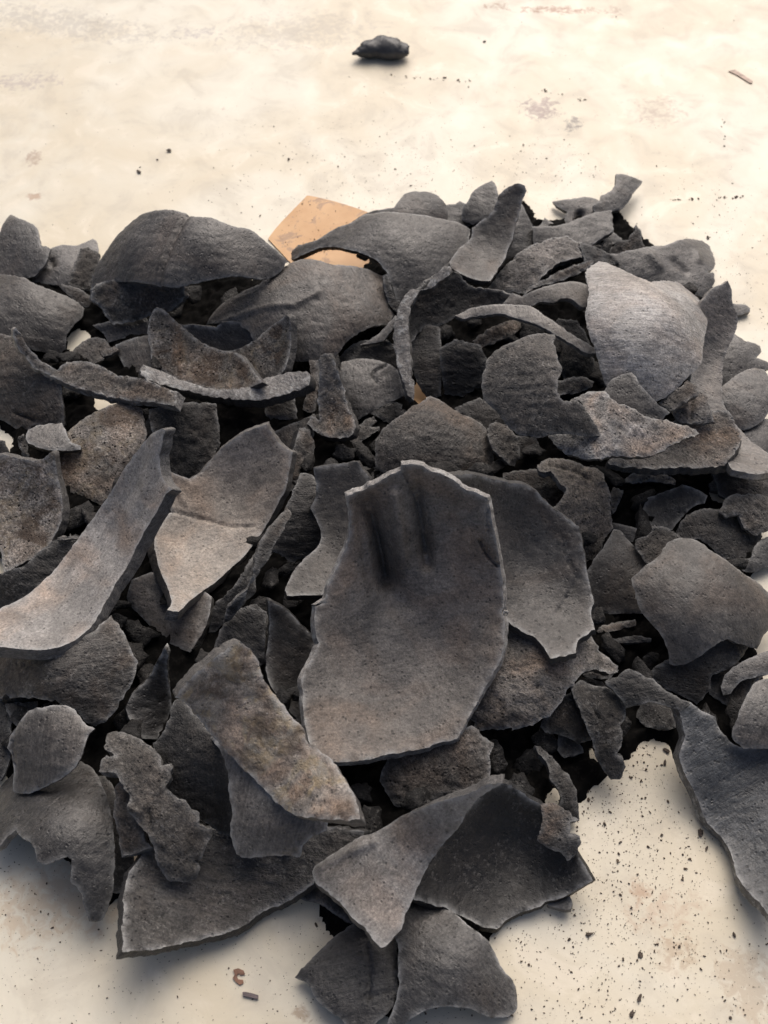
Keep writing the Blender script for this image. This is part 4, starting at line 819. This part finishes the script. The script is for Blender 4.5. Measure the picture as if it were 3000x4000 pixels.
rng = np.random.default_rng(11)
HV, HF = [], []
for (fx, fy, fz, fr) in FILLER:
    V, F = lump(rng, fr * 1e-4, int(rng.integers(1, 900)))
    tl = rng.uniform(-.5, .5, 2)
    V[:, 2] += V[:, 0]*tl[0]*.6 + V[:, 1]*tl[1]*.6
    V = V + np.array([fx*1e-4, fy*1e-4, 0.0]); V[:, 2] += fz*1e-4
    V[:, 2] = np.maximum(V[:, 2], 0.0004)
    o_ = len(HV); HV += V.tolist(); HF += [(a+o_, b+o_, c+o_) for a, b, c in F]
rubble = link("gap_shade_rubble", mesh_from("gap_shade_rubble", HV, HF, [MAT['c']], [0.0]*len(HV))); rubble.color = (0.012, 0.0115, 0.011, 1)  # near-black colour carries the shade of the gaps
tag(rubble, "char rubble added under the heap, coloured near black for the shade in the hollows", "charcoal rubble", kind='stuff')
HV, HF = [], []
# dust bed added under the heap, its black stands for shade in the gaps
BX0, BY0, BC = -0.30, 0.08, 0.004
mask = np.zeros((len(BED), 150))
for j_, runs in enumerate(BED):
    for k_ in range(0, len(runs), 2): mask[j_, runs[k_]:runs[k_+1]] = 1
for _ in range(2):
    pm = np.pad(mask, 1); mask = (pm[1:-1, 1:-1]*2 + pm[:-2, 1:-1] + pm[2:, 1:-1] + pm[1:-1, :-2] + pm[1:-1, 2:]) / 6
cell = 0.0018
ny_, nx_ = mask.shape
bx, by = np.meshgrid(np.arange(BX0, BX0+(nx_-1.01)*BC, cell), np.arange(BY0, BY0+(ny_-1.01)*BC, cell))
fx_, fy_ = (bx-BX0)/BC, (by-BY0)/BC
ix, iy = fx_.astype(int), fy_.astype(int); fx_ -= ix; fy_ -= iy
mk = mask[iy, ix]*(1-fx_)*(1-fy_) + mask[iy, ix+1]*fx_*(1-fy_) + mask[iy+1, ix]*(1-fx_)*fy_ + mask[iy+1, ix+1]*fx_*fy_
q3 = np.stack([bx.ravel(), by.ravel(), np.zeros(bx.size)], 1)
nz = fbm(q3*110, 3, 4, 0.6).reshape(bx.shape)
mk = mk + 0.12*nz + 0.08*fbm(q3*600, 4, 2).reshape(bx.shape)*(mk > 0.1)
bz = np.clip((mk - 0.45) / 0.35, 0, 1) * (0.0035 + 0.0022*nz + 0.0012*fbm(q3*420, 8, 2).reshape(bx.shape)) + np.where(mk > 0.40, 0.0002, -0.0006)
nbx = bx.shape[1]; idx = len(HV) + np.arange(bx.size).reshape(bx.shape)
HV += np.stack([bx.ravel(), by.ravel(), bz.ravel()], 1).tolist()
for j in range(bx.shape[0]-1):
    for i in range(nbx-1):
        if max(bz[j, i], bz[j+1, i], bz[j, i+1], bz[j+1, i+1]) > 0.0001:
            a, b, c, d = int(idx[j, i]), int(idx[j, i+1]), int(idx[j+1, i]), int(idx[j+1, i+1])
            HF += [(a, b, d), (a, d, c)]
def soot():  # blacker than char dust: shade of the hollows put into the colour
    q = NT("gap_shade_black"); tc = q.n("ShaderNodeTexCoord"); v = tc.outputs["Object"]
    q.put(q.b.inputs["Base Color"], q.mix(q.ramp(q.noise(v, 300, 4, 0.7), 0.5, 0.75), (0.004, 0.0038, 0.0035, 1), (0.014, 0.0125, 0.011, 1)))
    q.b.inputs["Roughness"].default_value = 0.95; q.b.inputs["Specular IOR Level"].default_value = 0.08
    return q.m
hm = mesh_from("gap_shade_dust", HV, HF, [soot()], [0.0]*len(HV))
ho = link("gap_shade_dust", hm); ho.color = (0.011, 0.010, 0.009, 1)
tag(ho, "black dust bed added over the board to paint the shade in the hollows of the heap", "charcoal dust", kind='stuff')

# ------------------------------------------------------------------ crumbs and dust grains scattered on the board
CRUMB_ZONES = [  # (x, y), rx, ry, count, size scale
 ((0.1005,0.1697), 0.030, 0.045, 520, 1.0),
 ((0.1128,0.1297), 0.050, 0.040, 420, 0.9),
 ((0.0935,0.1084), 0.070, 0.030, 420, 1.0),
 ((0.0920,0.2033), 0.030, 0.025, 260, 1.1),
 ((0.1097,0.2178), 0.012, 0.015, 90, 1.6),
 ((-0.1315,0.1408), 0.060, 0.030, 420, 0.8),
 ((-0.0880,0.1084), 0.090, 0.030, 300, 0.7),
 ((0.0000,0.6368), 0.055, 0.050, 300, 1.0),
 ((0.1073,0.6230), 0.030, 0.030, 60, 0.9),
 ((-0.0225,0.1254), 0.020, 0.020, 90, 0.7),
 ((0.2190,0.5961), 0.060, 0.050, 90, 1.0),
 ((0.0000,0.6952), 0.250, 0.200, 150, 0.9),
 ((0.2336,0.5334), 0.012, 0.060, 70, 1.0),
 ((0.1249,0.6596), 0.016, 0.018, 40, 0.9),
 ((-0.0258,0.5703), 0.035, 0.050, 130, 1.0),
]
CV, CF = [], []
def add_crumb(x, y, r, fl=0.45, z=0.0):
    V, F = blob(rng, r, fl)
    V[:, 2] += -V[:, 2].min() + 0.0001
    V += np.array([x, y, z])
    o_ = len(CV); CV.extend(V.tolist()); CF.extend([(a+o_, b+o_, c+o_) for a, b, c in F])
for (c, rx, ry, cnt, sc) in CRUMB_ZONES:
    for _ in range(int(cnt * 3.4)):
        x = c[0] + rng.normal() * rx; y = c[1] + rng.normal() * ry
        r = min(0.0010, 0.00018 * sc * math.exp(rng.normal() * 0.55))
        add_crumb(x, y, r)
for (a, b, cnt) in (((0.0000,0.7606), (0.0706,0.7529), 22), ((0.1130,0.7425), (0.1525,0.7295), 12), ((0.2543,0.7264), (0.2443,0.6596), 9), ((0.1954,0.6140), (0.2493,0.6175), 26)):
    for k in range(cnt):
        t = rng.uniform(); 
        add_crumb(a[0] + (b[0]-a[0])*t + rng.normal()*.0008, a[1] + (b[1]-a[1])*t + rng.normal()*.0008, rng.uniform(.0004, .0012), 0.25)
for _ in range(120):
    s_, t_ = rng.uniform(0, 1), rng.uniform(0, 1)
    ca, cb, cc_ = np.array((-0.0757,0.5734)), np.array((-0.0535,0.6159)), np.array((-0.0200,0.5984))
    p_ = ca + (cb-ca)*s_ + (cc_-cb)*t_
    add_crumb(p_[0], p_[1], min(0.0009, 0.00020*math.exp(rng.normal()*0.6)), 0.4, 0.0009)
cm = mesh_from("charcoal_crumbs", CV, CF, [plain("crumb_char", (0.075, 0.052, 0.035), 0.85)])
cm.polygons.foreach_set("use_smooth", np.zeros(len(cm.polygons), dtype=bool))
tag(link("charcoal_crumbs", cm), "tiny dark crumbs and dust grains sprinkled over the cream board", "crumbs", kind='stuff')

# larger crumbs one can pick out
crumb_mat = plain("lump_char", (0.075, 0.056, 0.042), 0.8)
for k, (p, r, label) in enumerate([
 ((0.1177,0.1958), 0.0016, "round crumb on the bare board just below the dark fibrous tongue"),
 ((0.1023,0.1734), 0.0018, "round dark crumb on the board right of the pale triangular flap's dark cupped shell"),
 ((0.1362,0.2094), 0.0027, "largest ragged crumb between the fibrous tongue and the blue-grey shard"),
 ((0.1345,0.2032), 0.0020, "crumb just below the largest ragged crumb by the blue-grey shard"),
 ((0.1084,0.1649), 0.0017, "round brown crumb right of the grey lump on the cupped shell's rim"),
 ((0.1280,0.1681), 0.0017, "angular crumb in the middle of the bare board left of the blue-grey shard"),
 ((0.1460,0.1690), 0.0034, "grey knobbly fragment touching the blue-grey shard's left edge"),
 ((0.1477,0.1619), 0.0016, "small crumb just below the grey knobbly fragment"),
 ((0.0900,0.1243), 0.0023, "dark crumb below the small dark triangle at the bottom"),
 ((0.1111,0.1158), 0.0020, "tailed crumb on the bare board at the lower right"),
 ((0.1533,0.1238), 0.0020, "crumb nearest the lower right end of the blue-grey shard"),
 ((0.1286,0.1191), 0.0018, "pointed crumb at the right of the bare board near the bottom"),
 ((0.1084,0.0983), 0.0024, "double crumb near the bottom edge of the board, right half"),
 ((0.1041,0.0920), 0.0022, "tall crumb below the double crumb at the bottom edge"),
 ((0.1456,0.0905), 0.0017, "crumb in the bottom right corner of the board"),
 ((-0.1553,0.6683), 0.0036, "dark ragged crumb on the upper left of the board, largest of a row of three"),
 ((-0.1624,0.6581), 0.0024, "middle crumb of the row of three on the upper left board"),
 ((-0.1739,0.6444), 0.0032, "lowest crumb of the row of three on the upper left board"),
 ((0.0797,0.8056), 0.0020, "single crumb on the far board right of the lone glossy lump"),
 ((0.2181,0.5753), 0.0030, "small chip on the board beyond the knuckle-shaped shell"),
 ((-0.0683,0.6584), 0.0024, "isolated grey crumb on the board above the ridged dome"),
 ]):
    V, F = lump(rng, r * 0.6, 40 + k)
    V[:, 2] *= 0.8; V[:, 2] += -V[:, 2].min() + 0.0001
    o = link("charcoal_crumb", mesh_from("charcoal_crumb", V.tolist(), F, [crumb_mat])); o.location = (p[0], p[1], 0.0)
    tag(o, label, "charcoal crumb", "larger crumbs lying on the board")

# brown flakes near the bottom edge
flake = plain("brown_flake", (0.20, 0.10, 0.06), 0.6)
flat_piece("husk_flake", [(-0.0648,0.1095), (-0.0627,0.1101), (-0.0603,0.1092), (-0.0596,0.1076), (-0.0615,0.1073), (-0.0623,0.1082), (-0.0631,0.1070), (-0.0623,0.1056), (-0.0603,0.1054), (-0.0599,0.1042), (-0.0615,0.1034), (-0.0632,0.1045), (-0.0647,0.1061), (-0.0640,0.1076)], 0.0002, 0.0006, flake,
           "thin curled reddish-brown flake on the board near the bottom edge", "flake")
flat_piece("charcoal_splinter", [(-0.0601,0.1004), (-0.0588,0.1005), (-0.0533,0.0992), (-0.0534,0.0977), (-0.0559,0.0982), (-0.0598,0.0990)], 0.0002, 0.0012, plain("grey_splinter", (0.13, 0.10, 0.10), 0.6),
           "small flat grey splinter on the board below the brown flake", "splinter")
flat_piece("wood_splinter", [(0.2661,0.7656), (0.2714,0.7673), (0.2824,0.7523), (0.2815,0.7496), (0.2791,0.7503), (0.2720,0.7599)], 0.0002, 0.0006, plain("faded_splinter", (0.42, 0.31, 0.24), 0.6),
           "faded brown sliver on the far right of the board", "splinter")

# ------------------------------------------------------------------ the lone glossy lump on the far board
def lone_lump():
    L = 0.046; nU, nV = 64, 40
    V = []; F = []
    for i in range(nU + 1):
        s = i / nU
        r = 0.0012 + 0.0112 * math.sin(math.pi * min(1, s**1.0)) ** 0.75 * (0.55 + 0.55 * s) * (1 - 0.18 * math.exp(-((s-0.42)/0.09)**2))
        if s < 0.12: r *= 0.85
        cx = (s - 0.5) * L; cz = 0.5 * r * 0.9
        for j in range(nV):
            a = 2*math.pi*j/nV
            V.append((cx, math.cos(a)*r*0.95 + 0.003*math.sin(s*4), math.sin(a)*r*0.72))
    V = np.array(V)
    V = V * (1 + 0.13 * fbm(V * 110, 77, 4)[:, None])
    for i in range(nU):
        for j in range(nV):
            a = i*nV+j; b = i*nV+(j+1) % nV; c = a+nV; d = b+nV
            F += [(a, b, c), (b, d, c)]
    V = V.tolist(); a0 = len(V); V.append(list(np.mean(V[:nV], 0))); a1 = len(V); V.append(list(np.mean(V[nU*nV:nU*nV+nV], 0)))
    for j in range(nV):
        F += [(a0, (j+1) % nV, j), (a1, nU*nV+j, nU*nV+(j+1) % nV)]
    V = np.array(V); c, s = math.cos(0.20), math.sin(0.20)
    V = V @ np.array([[c, s, 0], [-s, c, 0], [0, 0, 1]]).astype(float)
    V[:, 2] -= V[:, 2].min(); lo_ = 0.16 * V[:, 2].max(); V[:, 2] = np.where(V[:, 2] < lo_, lo_ - (lo_ - V[:, 2]) * 0.15, V[:, 2]); V[:, 2] -= V[:, 2].min()
    q = NT("glossy_char"); tc = q.n("ShaderNodeTexCoord")
    q.put(q.b.inputs["Base Color"], q.mix(q.ramp(q.noise(tc.outputs["Object"], 90, 4, 0.6), 0.35, 0.65), (0.03, 0.031, 0.033, 1), (0.06, 0.06, 0.06, 1)))
    q.b.inputs["Roughness"].default_value = 0.5
    bp = q.n("ShaderNodeBump"); bp.inputs["Strength"].default_value = 0.3; bp.inputs["Distance"].default_value = 0.001
    q.put(bp.inputs["Height"], q.noise(tc.outputs["Object"], 260, 4, 0.6)); q.put(q.b.inputs["Normal"], bp.outputs[0])
    o = link("charcoal_lump", mesh_from("charcoal_lump", V.tolist(), F, [q.m]))
    p = (-0.0026,0.7843)
    o.location = (p[0], p[1], 0.0)
    tag(o, "lone glossy black lump lying by itself on the far board behind the heap", "charcoal lump")
lone_lump()
